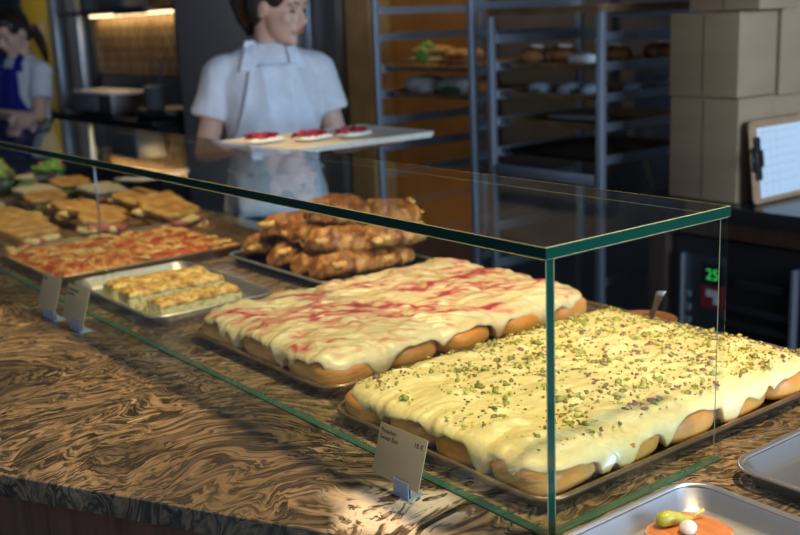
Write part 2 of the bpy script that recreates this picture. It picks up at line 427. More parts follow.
# ------------------------------------------------------------------ glass display case
def case():
    t = thing('glass_display_case', 'long frameless glass display case with green edges covering the trays of pastries', 'display case', (0, 0, 0))
    def pane(name, x0, x1, y0, y1, z0, z1, thin):
        bm = bmesh.new(); fs = add_box(bm, x0, x1, y0, y1, z0, z1)
        for f in fs:
            n = f.normal if f.normal.length else None
        bm.normal_update()
        for f in bm.faces: f.material_index = 0 if abs(f.normal[thin]) > .9 or f.normal.y > .9 else 1
        es = [e for e in bm.edges if all(abs(f.normal[thin]) > .9 or True for f in e.link_faces) and any(abs(f.normal[thin]) > .9 for f in e.link_faces)]
        r = bmesh.ops.bevel(bm, geom=es, offset=.0009, segments=1, affect='EDGES')
        for f in r['faces']: f.material_index = 2
        return mesh_obj(name, bm, [M['glass'], M['glass_edge'], M['glass_bevel']], t, smooth=False)
    pane('top_pane', -5.2, .002, -.002, .337, .3365, .351, 2)
    pane('front_pane', -5.2, .0, 0.0, .012, 0.0, .3363, 1)
    pane('side_pane', -.012, .0, .0125, .335, 0.0, .3363, 0)
    box('joint_strip', -5.2, .0004, -.0012, .0132, 0.0, .0018, M['joint'], t)
    box('joint_strip', -.0132, .0012, .0132, .3362, 0.0, .0018, M['joint'], t)
    bm = bmesh.new(); add_tube(bm, [(-2.09, .326, .0), (-2.09, .326, .336)], .0032, 12); mesh_obj('support_rod', bm, M['steel'], t)
case()

# ------------------------------------------------------------------ trays
def tray(name, label, w, d, h, m, loc, rz=0, rim=.007, r=.035, flare=.012, cat='tray', group=None, rim_m=None):
    t = thing(name, label, cat, loc, rz, group)
    bm = bmesh.new()
    th = .0015
    rings = [rrect(w-2*flare-2*rim, d-2*flare-2*rim, r*.8, 8, 0),
             rrect(w-2*rim-.003, d-2*rim-.003, r, 8, h-.001),
             rrect(w-2*rim-.003-2*th, d-2*rim-.003-2*th, r-th, 8, h-.001),
             rrect(w-2*flare-2*rim-2*th-.004, d-2*flare-2*rim-2*th-.004, r*.8, 8, .006),
             rrect(w-2*flare-2*rim-2*th-.014, d-2*flare-2*rim-2*th-.014, r*.7, 8, .0022)]
    loft(bm, rings)
    mesh_obj('pan', bm, m, t)
    sharp(t.children[0], 50)
    bm = bmesh.new()
    P = rrect(w-rim, d-rim, r+rim/2, 8, h); n = len(P); q = rim/2
    R = []
    for i, p in enumerate(P):
        tg = (P[(i+1) % n]-P[i-1]); tg.normalize(); o = Vector((tg.y, -tg.x, 0))
        R.append([bm.verts.new(p + o*q*1.25*cos(2*pi*k/8) + Vector((0, 0, q*sin(2*pi*k/8)))) for k in range(8)])
    for i in range(n):
        A, B = R[i], R[(i+1) % n]
        for k in range(8): bm.faces.new((A[k], B[k], B[(k+1) % 8], A[(k+1) % 8]))
    mesh_obj('rolled_rim', bm, rim_m or m, t)
    return t

tray('baking_tray', 'brown seasoned baking tray under the pistachio buns at the glass corner', .47, .655, .020, M['bronze'], (-.268, .356, 0))
tray('baking_tray', 'dark brown baking tray under the pink raspberry buns', .495, .69, .020, M['bronze'], (-.807, .415, 0))
tray('baking_tray', 'dark half size tray heaped with browned cheese croissants', .48, .335, .024, M['darkpan'], (-1.375, .628, 0), rim_m=M['steel'])
tray('baking_tray', 'silver aluminium tray inside the case holding the golden bread bars', .46, .305, .024, M['alu'], (-1.39, .200, 0))
tray('baking_tray', 'big brown baking tray partly filled with the red tomato pizza', .46, .66, .024, M['bronze'], (-1.91, .362, 0))
tray('baking_tray', 'empty silver tray beside the glass, upper one at the right picture edge', .46, .335, .024, M['alu'], (.275, .445, 0), cat='tray')
tray('baking_tray', 'silver tray in the near right corner holding an orange slice and a pepper', .40, .29, .026, M['alu'], (.241, .066, 0))

# ------------------------------------------------------------------ iced bun slabs
class Slab:
    def __init__(s, x0, x1, y0, y1, zt, seed, nx, ny, swirl):
        s.x0, s.x1, s.y0, s.y1, s.zt, s.seed, s.nx, s.ny, s.swirl = x0, x1, y0, y1, zt, seed, nx, ny, swirl
        s.cx, s.cy = (x0+x1)/2, (y0+y1)/2; s.w, s.d = x1-x0, y1-y0
        s.px, s.py = s.w/nx, s.d/ny
    def outline(s, N):
        P = []
        r = .055; w, d = s.w, s.d
        base = rrect(w, d, r, 14)
        L = [0]
        for i in range(len(base)): L.append(L[-1] + (base[(i+1) % len(base)]-base[i]).length)
        tot = L[-1]; j = 0
        for k in range(N):
            q = tot*k/N
            while L[j+1] < q: j += 1
            f = (q-L[j]) / max(1e-9, L[j+1]-L[j]); a = base[j]; b = base[(j+1) % len(base)]
            p = a.lerp(b, f); tg = (b-a).normalized() if (b-a).length > 1e-9 else Vector((1, 0, 0))
            P.append(p)
        out = []
        for k in range(N):
            tg = (P[(k+2) % N]-P[k-2]).normalized(); n = Vector((tg.y, -tg.x, 0)); p = P[k]
            ph = (p.x + w/2)/s.px if abs(n.y) > abs(n.x) else (p.y + d/2)/s.py
            sc = abs(sin(pi*ph))
            wob = -.008*(1-sc)**2 + .006*noise.noise(Vector((p.x*9, p.y*9, s.seed)))
            out.append((p + n*wob, n, sc))
        return out
    def h(s, x, y):
        """top height at local x,y (from the slab centre)"""
        bx = abs(sin(pi*(x + s.w/2)/s.px)); by = abs(sin(pi*(y + s.d/2)/s.py))
        b = .0055*(min(bx, 1)**.6*min(by, 1)**.6) - .004
        wx = x + .03*noise.noise(Vector((x*9, y*9, s.seed+5))); wy = y + .03*noise.noise(Vector((x*9+7, y*9, s.seed+2)))
        n1 = noise.noise(Vector((wx*20, wy*20, s.seed)))
        a = radians(28); u = wx*cos(a)-wy*sin(a); v = wx*sin(a)+wy*cos(a)
        n2 = noise.noise(Vector((u*70, v*16, s.seed+9)))
        n3 = noise.noise(Vector((x*55, y*55, s.seed+3)))
        e = max(abs(x)/(s.w/2), abs(y)/(s.d/2))
        n4 = noise.noise(Vector((wx*34+3, wy*34, s.seed+13)))
        n5 = noise.noise(Vector((wx*85, wy*85, s.seed+23)))
        return s.zt + b + .0010*n5 + .0036*n4 + .0035*n1 + s.swirl*.0030*abs(n2)*1.3 + .0014*n3 - .004*e**3
    def icing(s, m, parent, dripmax=.05):
        N, NR = 640, 96
        O = s.outline(N); bm = bmesh.new(); rings = []
        inset = .024
        c = bm.verts.new((0, 0, s.h(0, 0)))
        for k in range(1, NR+1):
            t = k/NR; ring = []
            for (p, n, sc) in O:
                q = (p - n*inset)*t
                ring.append(bm.verts.new((q.x, q.y, s.h(q.x, q.y) - .004*max(0, (t-.93)/.07)**2)))
            rings.append(ring)
        for k in range(N): bm.faces.new((c, rings[0][k], rings[0][(k+1) % N]))
        # skirt
        J = 14
        top = [v.co.copy() for v in rings[-1]]
        lens = []
        for i, (p, n, sc) in enumerate(O):
            a = noise.noise(Vector((p.x*10, p.y*10, s.seed+20))); b = noise.noise(Vector((p.x*26, p.y*26, s.seed+31)))
            g = (1-sc)                              # drips run down the valleys between buns
            c_ = noise.noise(Vector((p.x*5.5, p.y*5.5, s.seed+47)))
            l = .0125 + .020*max(0, a+.05) + .040*g**4*max(0, .62+c_*1.5) + .075*max(0, b-.12)**1.2
            lens.append(min(dripmax, max(.011, l)))
        lens = [sum(lens[(i+k) % N]*w for k, w in ((-2, .1), (-1, .2), (0, .4), (1, .2), (2, .1))) for i in range(N)]
        for j in range(1, J+3):
            ring = []
            for i, (p, n, sc) in enumerate(O):
                L = lens[i]
                f = min(1, j/J); dz = L*f
                R_ = inset*(1 - (1-min(1, dz/.030))**2)**.5
                thick = .0045*sin(pi*min(1, f))**.5*.6 + .0012
                lip = 0
                if j == J+1: lip, dz = -.004, L + .0012
                if j == J+2: lip, dz = -.010, L - .002
                q = p + n*(R_ - inset + thick + lip)
                z = top[i].z - dz
                ring.append(bm.verts.new((q.x, q.y, max(.0135 if j <= J else .0125, z))))
            rings.append(ring)
        for a, b in zip(rings, rings[1:]):
            for k in range(N): bm.faces.new((a[k], b[k], b[(k+1) % N], a[(k+1) % N]))
        return mesh_obj('icing', bm, m, parent)
    def buns(s, parent):
        z0 = .003
        for i in range(s.nx):
            for j in range(s.ny):
                if 0 < i < s.nx-1 and 0 < j < s.ny-1: continue
                cx = -s.w/2 + (i+.5)*s.px; cy = -s.d/2 + (j+.5)*s.py
                hz = (s.zt - .0125 - z0)/2
                bm = bmesh.new()
                sd = i*7.3 + j*3.1 + s.seed
                def f(v, sd=sd):
                    k = 1 + .09*noise.noise(v*17 + Vector((sd, 0, 0)))
                    return Vector((v.x*k, v.y*k, v.z))
                ex = -.003
                rb = random.Random(int(sd*10)); cx += rb.uniform(-.004, .004); cy += rb.uniform(-.004, .004)
                add_ell(bm, (0, 0, 0), (s.px/2*1.06+ex, s.py/2*1.06+ex, hz), None, 32, 18, 3.0, f)
                mesh_obj('bun', bm, M['bun'], parent, loc=(cx, cy, z0+hz))

def pistachio_slab():
    t = thing('pistachio_bun_slab', 'slab of pull-apart buns under yellow icing sprinkled with chopped pistachios', 'sweet buns', (-.268, .352, .0022))
    s = Slab(-.222, .218, -.316, .314, .066, 3.7, 4, 5, 1.0)
    s.buns(t); s.icing(M['icing_p'], t, .052)
    rnd = random.Random(11)
    def chunk(bm, c, r, amp=.35):
        rot = Matrix.Rotation(rnd.uniform(0, 6.28), 3, 'Z') @ Matrix.Rotation(rnd.uniform(-.8, .8), 3, 'X')
        sd = rnd.uniform(0, 99)
        add_ell(bm, c, (r*rnd.uniform(.9, 1.5), r*rnd.uniform(.6, .9), r*rnd.uniform(.5, .8)), rot, 7, 5, 2.6, lambda v: v*(1+amp*noise.noise(v/r*1.7+Vector((sd, 0, 0)))))
    def spot():
        while True:
            x = rnd.uniform(-.2, .2); y = rnd.uniform(-.295, .295)
            dn = .55 + .9*noise.noise(Vector((x*14, y*14, 4))) + .30*(y/.3)
            if rnd.random() < dn: return x, y
    for k in range(100):
        bm = bmesh.new(); r = rnd.uniform(.0036, .0068); x, y = spot()
        chunk(bm, (0, 0, 0), r)
        mesh_obj('pistachio_piece', bm, rnd.choices(M['pist'], (4, 5, 1.4, 3))[0], t, loc=(x, y, s.h(x, y)+r*.25))
    bm = bmesh.new()
    for k in range(2300):
        x, y = spot(); r = rnd.choice((1, 1, 1, 1.6))*rnd.uniform(.0008, .0027)
        chunk(bm, (x, y, s.h(x, y)+r*.3), r)
    c = mesh_obj('pistachio_crumbs', bm, M['crumbs'], t); c['kind'] = 'stuff'
def raspberry_slab():
    t = thing('raspberry_bun_slab', 'slab of pull-apart buns under cream icing swirled with pink raspberry', 'sweet buns', (-.80, .40, .0022))
    s = Slab(-.236, .220, -.322, .330, .068, 9.2, 3, 5, 2.6)
    s.buns(t); s.icing(M['icing_r'], t, .045)
pistachio_slab(); raspberry_slab()

# brown dish with spoon behind the pistachio buns
def dish():
    t = thing('brown_dish', 'shallow brown dish behind the pistachio buns with a spoon in it', 'dish', (-.470, .752, 0))
    bm = bmesh.new(); prof = [(.03, 0), (.052, .010), (.060, .017), (.062, .019), (.058, .019), (.050, .010), (.03, .006)]
    loft(bm, [[Vector((r*cos(2*pi*k/32), r*sin(2*pi*k/32), z)) for k in range(32)] for r, z in prof]); mesh_obj('bowl', bm, M['terracotta'], t)
    bm = bmesh.new(); loft(bm, [[Vector((r*cos(2*pi*k/24), r*sin(2*pi*k/24), z)) for k in range(24)] for r, z in ((.052, .0125), (.052, .0140), (.03, .015), (.004, .0155))]); mesh_obj('sauce', bm, M['terracotta'], t)
    s = thing('spoon', 'metal spoon standing in the brown dish behind the pistachio buns', 'spoon', (-.445, .738, .012), 0)
    bm = bmesh.new(); a, b = V(.0, -.01, 0), V(.036, -.015, .078)
    rs = [[] for _ in range(6)]
    for i in range(6):
        f = i/5; p = a.lerp(b, f); w = .0045 + .0055*f*f; th = .0012
        sx = Vector((.62, .78, 0)); d = (b-a).normalized(); nn = d.cross(sx).normalized()
        rs[i] = [p+sx*w*cos(q)+nn*th*sin(q) for q in [2*pi*k/12 for k in range(12)]]
    loft(bm, rs); mesh_obj('handle', bm, M['steel_brown'], s)
    bm = bmesh.new(); add_ell(bm, (-.004, -.008, .004), (.016, .022, .005)); mesh_obj('spoon_bowl', bm, M['steel_brown'], s)
dish()

# ------------------------------------------------------------------ cheese croissants
def croissants():
    G = 'browned croissants heaped on the dark tray'
    def make(seed):
        t = thing('cheese_croissant', '', 'croissant', (0, 0, 0), 0, G)
        rnd = random.Random(seed); bm = bmesh.new(); n = 56; rings = []
        for i in range(n+1):
            f = i/n; u = (f-.5)*2
            w = (1-abs(u)**7)**.5
            ww = max(.004, .045*w*(1-.18*u*u)); hh = max(.003, .033*w*(1-.25*u*u))
            c = Vector((u*.086, .018*u*u - .006, hh*.9))
            ring = []
            for k in range(30):
                a = 2*pi*k/30
                d = Vector((0, cos(a)*ww, sin(a)*hh*(1.0 if sin(a) > 0 else .8)))
                q = 1 + .30*fbm(Vector((u*2.0 + seed*3, cos(a)*1.3, sin(a)*1.3)), 4, 1.3)
                # wrapped layers: stepped spiral ridges
                sp = (u*2.6 + a*.45 + .5*noise.noise(Vector((u*3, a, seed)))) % 1.0
                q += .075*sp - .03
                ring.append(c + d*q)
            rings.append(ring)
        loft(bm, rings); mesh_obj('pastry', bm, M['croissant'], t)
        for j in range(5):
            bm = bmesh.new(); u = rnd.uniform(-.8, .8); s = rnd.choice((-1, 1)); sd = rnd.uniform(0, 50); zz = rnd.uniform(.008, .05); yy = .043*(1-((zz-.03)/.04)**2*.5)
            add_ell(bm, (u*.08, s*yy*(1-.25*u*u), zz), (rnd.uniform(.010, .024), .008, .007), None, 14, 10, 2, lambda v: v*(1+.7*noise.noise(v*95+Vector((sd, 0, 0)))))
            mesh_obj('cheese', bm, M['cheese'], t)
        return t
    protos = [make(k) for k in range(4)]
    L = [ # x, y, z, rz, tilt, scale
        (-1.235, .590, .004, 1.40, 0, 1.10, 'front right corner of the tray, nose toward the glass'),
        (-1.33, .588, .004, 1.75, 0, 1.05, 'front edge of the tray, second from its right corner'),
        (-1.435, .588, .004, 1.50, 0, 1.05, 'front edge of the tray, third from its right corner'),
        (-1.588, .600, .004, 1.15, 0, 1.05, 'front left corner of the tray beside the pizza tray'),
        (-1.225, .700, .004, 1.75, 0, 1.05, 'back right corner of the tray, bottom layer'),
        (-1.33, .715, .004, 1.45, 0, 1.0, 'back edge of the tray, bottom layer behind the big front one'),
        (-1.435, .715, .004, 1.6, 0, 1.0, 'back edge of the tray, bottom layer in the middle'),
        (-1.55, .71, .004, 1.7, 0, 1.05, 'back left corner of the tray'),
        (-1.275, .600, .058, .9, .12, 1.08, 'second layer, just above the front right one'),
        (-1.385, .590, .056, .25, -.1, 1.05, 'second layer, above the middle of the front edge'),
        (-1.51, .620, .058, 1.0, .1, 1.1, 'second layer, left end of the heap'),
        (-1.22, .715, .058, 1.5, 0, 1.18, 'second layer, biggest one at the right rear end'),
        (-1.34, .705, .058, .5, 0, 1.05, 'second layer, rear middle of the heap'),
        (-1.46, .715, .056, .2, 0, 1.0, 'second layer, rear left of the heap'),
        (-1.33, .645, .112, .75, .1, 1.08, 'top of the heap, nearest the front'),
        (-1.42, .690, .110, 1.1, -.1, 1.0, 'top of the heap, left one'),
        (-1.26, .735, .112, .35, .1, 1.0, 'top of the heap, right rear one beneath the glass edge'),
    ]
    for i, (x, y, z, a, tl, sc, w) in enumerate(L):
        o = protos[i] if i < 4 else dup(protos[i % 4])
        o.location = (x, y, z); o.rotation_euler = (tl, 0, a); o.scale = (sc,)*3
        o['label'] = 'browned cheese croissant, ' + w
croissants()

# ------------------------------------------------------------------ bread bars
def bars():
    def make(L, W, H, seed):
        t = thing('bread_bar', '', 'bread', (0, 0, 0), 0, 'golden bread bars on the silver tray')
        bm = bmesh.new(); nx, ny = 14, 40; 
        def pt(i, j, k):
            u = i/nx-.5; v = j/ny-.5
            p = Vector((u*W, v*L, k*H))
            q = .0025*noise.noise(p*55+Vector((seed, 0, 0)))
            e = Vector((p.x*(1+.03*k)+q, p.y+q, p.z))
            if k == 1: e.z += .004*noise.noise(p*60+Vector((0, seed, 0))) - .003*abs(2*u)**6
            return e
        T = [[bm.verts.new(pt(i, j, 1)) for j in range(ny+1)] for i in range(nx+1)]
        B = [[bm.verts.new(pt(i, j, 0)) for j in range(ny+1)] for i in range(nx+1)]
        for i in range(nx):
            for j in range(ny):
                bm.faces.new((B[i][j+1], B[i+1][j+1], B[i+1][j], B[i][j]))
        for i in range(nx):
            bm.faces.new((B[i][0], B[i+1][0], T[i+1][0], T[i][0])); bm.faces.new((B[i+1][ny], B[i][ny], T[i][ny], T[i+1][ny]))
        for j in range(ny):
            bm.faces.new((B[0][j+1], B[0][j], T[0][j], T[0][j+1])); bm.faces.new((B[nx][j], B[nx][j+1], T[nx][j+1], T[nx][j]))
        for i in range(nx):
            for j in range(ny): bm.faces.new((T[i][j], T[i+1][j], T[i+1][j+1], T[i][j+1]))
        mesh_obj('crumb', bm, M['gratin_side'], t, smooth=False)
        bm = bmesh.new()
        T = [[None]*(ny+1) for _ in range(nx+1)]; U = [[None]*(ny+1) for _ in range(nx+1)]
        for i in range(nx+1):
            for j in range(ny+1):
                p = pt(i, j, 1); p.x *= 1.01; edge = max(abs(2*i/nx-1)**8, abs(2*j/ny-1)**14)
                T[i][j] = bm.verts.new((p.x, p.y, p.z+.0065+.004*noise.noise(p*130) - .005*edge)); U[i][j] = bm.verts.new((p.x*.99, p.y*.995, p.z-.004))
        for i in range(nx):
            for j in range(ny): bm.faces.new((T[i][j], T[i+1][j], T[i+1][j+1], T[i][j+1])); bm.faces.new((U[i][j+1], U[i+1][j+1], U[i+1][j], U[i][j]))
        for i in range(nx):
            bm.faces.new((U[i][0], U[i+1][0], T[i+1][0], T[i][0])); bm.faces.new((U[i+1][ny], U[i][ny], T[i][ny], T[i+1][ny]))
        for j in range(ny):
            bm.faces.new((U[0][j+1], U[0][j], T[0][j], T[0][j+1])); bm.faces.new((U[nx][j], U[nx][j+1], T[nx][j+1], T[nx][j]))
        mesh_obj('golden_crust', bm, M['gratin_top'], t)
        return t
    for (x, y, a, L, W, H, sd, lab) in ((-1.255, .192, .05, .200, .058, .030, 1, 'golden herbed bread bar nearest the pink buns on the silver tray'),
                                        (-1.352, .186, -.02, .232, .060, .038, 2, 'golden herbed bread bar in the middle of the silver tray'),
                                        (-1.450, .196, -.07, .238, .062, .036, 3, 'golden herbed bread bar at the far side of the silver tray by the pizza')):
        o = make(L, W, H, sd); o.location = (x, y, .0025); o.rotation_euler = (0, 0, a); o['label'] = lab
bars()

# ------------------------------------------------------------------ pizza
def pizza():
    t = thing('tomato_pizza', 'rectangular red tomato pizza with patches of melted cheese on the brown tray', 'pizza', (-1.91, .315, .0025))
    W, D = .405, .53; nx, ny = 110, 120
    def h(x, y): return .0245 + .011*fbm(Vector((x, y, 2)), 4, 22) + .006*noise.noise(Vector((x*70, y*70, 5)))
    bm = bmesh.new(); loft(bm, [rrect(W-.01, D-.01, .03, 8, 0), rrect(W+.004, D+.004, .034, 8, .008), rrect(W, D, .034, 8, .012), rrect(W-.02, D-.02, .03, 8, .0135)]); mesh_obj('crust', bm, M['crust'], t)
    bm = bmesh.new(); G = []
    for i in range(nx+1):
        row = []
        for j in range(ny+1):
            x = (i/nx-.5)*(W-.012); y = (j/ny-.5)*(D-.012); e = max(abs(2*i/nx-1)**12, abs(2*j/ny-1)**12)
            row.append(bm.verts.new((x + .004*noise.noise(Vector((y*40, 0, 1))), y + .004*noise.noise(Vector((x*40, 3, 1))), h(x, y)*(1-e)+.010*e)))
        G.append(row)
    for i in range(nx):
        for j in range(ny): bm.faces.new((G[i][j], G[i+1][j], G[i+1][j+1], G[i][j+1]))
    mesh_obj('tomato_topping', bm, M['pizza'], t)
    rnd = random.Random(5)
    for k in range(55):
        x = rnd.uniform(-.18, .18); y = rnd.uniform(-.24, .24); sd = rnd.uniform(0, 90)
        bm = bmesh.new()
        add_ell(bm, (0, 0, 0), (rnd.uniform(.010, .026), rnd.uniform(.006, .014), .0035), None, 20, 8, 2, lambda v: Vector((v.x, v.y, v.z))*(1+1.0*noise.noise(v*105+Vector((sd, 0, 0)))))
        mesh_obj('melted_cheese', bm, M['pizza_cheese'], t, loc=(x, y, h(x, y)+.002), rot=(0, 0, rnd.uniform(0, 3.1)))
pizza()

# ------------------------------------------------------------------ focaccia sandwiches
def sandwiches():
    tray('baking_tray', 'tray of focaccia sandwiches behind the red pizza', .46, .70, .020, M['bronze'], (-2.40, .40, 0))
    tray('baking_tray', 'far tray of pale sandwiches and greens at the left end of the case', .46, .66, .020, M['darkpan'], (-2.95, .36, 0))
    tray('baking_tray', 'farthest tray of leafy green sandwiches at the left end of the case', .46, .66, .020, M['darkpan'], (-3.55, .40, 0))
    def make(L, W, top, fills, seed, group):
        t = thing('focaccia_sandwich', '', 'sandwich', (0, 0, 0), 0, group)
        rnd = random.Random(seed)
        def lump(amp): 
            sd = rnd.uniform(0, 99)
            return lambda v: v*(1+amp*noise.noise(v*28+Vector((sd, 0, 0))))
        bm = bmesh.new(); add_ell(bm, (0, 0, .010), (W/2, L/2, .010), None, 28, 10, 4.5, lump(.08)); mesh_obj('bread_bottom', bm, M['crust'], t)
        for q, f in enumerate(fills):
            for s in range(5):
                bm = bmesh.new(); a = rnd.uniform(-.38, .38); side = rnd.choice((-1, 1, 1, 1))
                add_ell(bm, (side*W*.46, a*L, .024+.004*q), (W*.16, L*rnd.uniform(.12, .24), .010), None, 14, 8, 2.2, lump(.5)); mesh_obj({'ham': 'ham', 'curd': 'cheese', 'leaf': 'lettuce', 'leaf_dark': 'lettuce'}[f], bm, M[f], t)
        bm = bmesh.new(); add_ell(bm, (0, 0, .041), (W/2*.98, L/2*1.0, .014), None, 34, 14, 4.2, lump(.16)); mesh_obj('bread_top', bm, M[top], t)
        return t
    G1 = 'focaccia sandwiches behind the pizza'
    A = make(.138, .172, 'focaccia', ['ham', 'curd'], 1, G1); B = make(.134, .168, 'focaccia', ['curd', 'ham'], 2, G1); C = make(.136, .165, 'focaccia', ['ham', 'curd'], 3, G1)
    spots = [(-2.24, .165, .08, 'front row at the near end, cut off by the picture edge'), (-2.235, .385, -.12, 'front row middle, right behind the pizza'), (-2.22, .61, .10, 'front row far end, beside the empty corner of the pizza tray'),
             (-2.385, .20, -.1, 'second row near end'), (-2.375, .43, .14, 'second row middle'), (-2.38, .65, -.06, 'second row far end under the tongs'),
             (-2.53, .19, .1, 'third row near end'), (-2.52, .42, -.08, 'third row middle'), (-2.53, .64, .12, 'third row far end')]
    for i, (x, y, a, w) in enumerate(spots):
        o = (A, B, C)[i] if i < 3 else dup((A, B, C)[(i*2) % 3])
        o.location = (x, y, .0028 if i % 2 else .003); o.rotation_euler = (radians((3, -4, 5)[i % 3]), radians((5, 2, 8)[i % 3]), a*2.2); o['label'] = 'yellow focaccia sandwich, ' + w
        o.location.z += .010
    G2 = 'pale sandwiches on the far tray'
    D = make(.136, .175, 'crumb_grey', ['ham', 'leaf'], 7, G2); E_ = make(.134, .17, 'focaccia', ['leaf', 'leaf_dark'], 8, G2)
    spots = [(-2.80, .20, .1, 'near end of the far tray, front row'), (-2.79, .42, -.1, 'middle of the far tray, front row'), (-2.80, .63, .08, 'far end of that tray, front row'),
             (-2.95, .22, 0, 'near end of the far tray, middle row'), (-2.95, .45, .12, 'middle of the far tray, middle row'), (-3.08, .62, 0, 'rear corner of the far tray')]
    for i, (x, y, a, w) in enumerate(spots):
        o = (D, E_)[i] if i < 2 else dup((D, E_)[i % 2])
        o.location = (x, y, .012); o.rotation_euler = (0, radians(4), a); o.location.z = .014; o['label'] = ('pale' if i % 2 == 0 else 'yellow') + ' sandwich with leaves, ' + w
    G3 = 'leafy sandwiches on the farthest tray'
    def leafy(seed):
        t = make(.18, .12, 'crumb_grey', ['leaf', 'ham'], seed, G3); rnd = random.Random(seed)
        for k in range(9):
            bm = bmesh.new(); sd = rnd.uniform(0, 99)
            add_ell(bm, (rnd.uniform(-.02, .07), rnd.uniform(-.08, .08), rnd.uniform(.05, .10)), (.042, .036, .016), Matrix.Rotation(rnd.uniform(-.9, .9), 3, 'X') @ Matrix.Rotation(rnd.uniform(-.9, .9), 3, 'Y'), 14, 8, 2, lambda v: v*(1+.6*noise.noise(v*60+Vector((sd, 0, 0)))))
            mesh_obj('lettuce', bm, M['leaf'] if k % 3 else M['ham'], t)
        return t
    F = leafy(21)
    for i, (x, y, a, w) in enumerate([(-3.40, .22, .2, 'nearest of the row'), (-3.41, .42, -.2, 'middle of the row'), (-3.42, .62, .1, 'far end of the row'), (-3.64, .47, 0, 'behind the row')]):
        o = F if i == 0 else dup(F)
        o.location = (x, y, .004); o.rotation_euler = (0, 0, a); o['label'] = 'open sandwich heaped with green leaves on the farthest tray, ' + w
sandwiches()

def tongs():
    t = thing('serving_tongs', 'pale metal serving tongs with a looped end lying on the focaccia sandwiches', 'tongs', (-2.42, .665, .105), 0)
    bm = bmesh.new()
    P = [(-.40, .10, .006), (-.25, .105, .010), (-.10, .115, .020), (-.02, .120, .030), (.010, .105, .032), (.018, .075, .030), (.008, .045, .026), (-.02, .022, .020), (-.10, -.01, .008), (-.22, -.02, .0)]
    # smooth the path
    Q = []
    for i in range(len(P)-1):
        p0, p1, p2, p3 = (Vector(P[max(0, i-1)]), Vector(P[i]), Vector(P[i+1]), Vector(P[min(len(P)-1, i+2)]))
        for k in range(5):
            u = k/5; Q.append(.5*((2*p1)+(-p0+p2)*u+(2*p0-5*p1+4*p2-p3)*u*u+(-p0+3*p1-3*p2+p3)*u**3))
    Q.append(Vector(P[-1]))
    add_tube(bm, Q, .009, 10, True, (1, 1, .8)); mesh_obj('arm_loop', bm, M['white_pl'], t)
    for (x, y, z) in ((-.43, .10, .004), (-.25, -.022, -.004)):
        bm = bmesh.new(); add_ell(bm, (x, y, z), (.04, .016, .006)); mesh_obj('gripping_tip', bm, M['steel'], t)
tongs()

# ------------------------------------------------------------------ price tags
def text(name, s, size, loc, m, parent, align='LEFT', ext=.00015, rot=(0, 0, 0)):
    c = bpy.data.curves.new(name, 'FONT'); c.body = s; c.size = size; c.extrude = ext; c.align_x = align
    o = bpy.data.objects.new(name, c); COL.objects.link(o)
    dg = bpy.context.evaluated_depsgraph_get(); dg.update()
    me = bpy.data.meshes.new_from_object(o.evaluated_get(dg)); bpy.data.objects.remove(o); bpy.data.curves.remove(c)
    me.materials.clear(); me.materials.append(m)
    o = bpy.data.objects.new(name, me); link(o, parent); o.location = loc; o.rotation_euler = rot
    return o
def price_tag(loc, rz, lean, w, h, lines, price, label, footw, fx):
    t = thing('price_tag', label, 'price tag', loc, rz, 'price tags standing in front of the glass')
    R = (pi/2 - lean, 0, 0)
    c = box('card', -w/2, w/2, 0, h, -.0006, .0006, M['tagcard'], t, bev=.0003); c.rotation_euler = R; c.location = (0, -.002, .017)
    for i, s in enumerate(lines):
        if not isinstance(s, str):
            box('printed_line', -w*.44, -w*.44 + w*s, h*.84 - i*h*.12, h*.88 - i*h*.12, .0006, .0009, M['ink'], c); continue
        text('printed_text', s, h*.125, (-w*.46, h*.83 - i*h*.13, .0008), M['ink'], c)
    if price: text('printed_price', price, h*.14, (w*.45, h*.78, .0008), M['ink'], c, 'RIGHT')
    bm = bmesh.new(); f = footw/2
    add_box(bm, fx-f, fx+f, -.004, .022, 0, .0025, .0008); add_box(bm, fx-f, fx+f, -.004, -.0022, .0025, .024, .0006); add_box(bm, fx-f, fx+f, .0005, .0020, .0025, .024, .0006)
    mesh_obj('acrylic_holder', bm, M['acrylic'], t, smooth=False)
    return t
price_tag((-.219, -.056, 0), radians(2), radians(17), .094, .068, ['Pistachio', 'Sweet Bun'], '18 \u20ac', 'brown price card reading Pistachio Sweet Bun in front of the pistachio buns', .030, .014)
price_tag((-1.430, -.075, 0), radians(2), radians(18), .096, .078, [.20], '', 'small brown price card left of its twin, in front of the red pizza', .060, .015)
price_tag((-1.296, -.068, 0), radians(2), radians(18), .104, .074, [.46, .30], '', 'small brown price card in front of the bread bars on the silver tray', .050, .015)

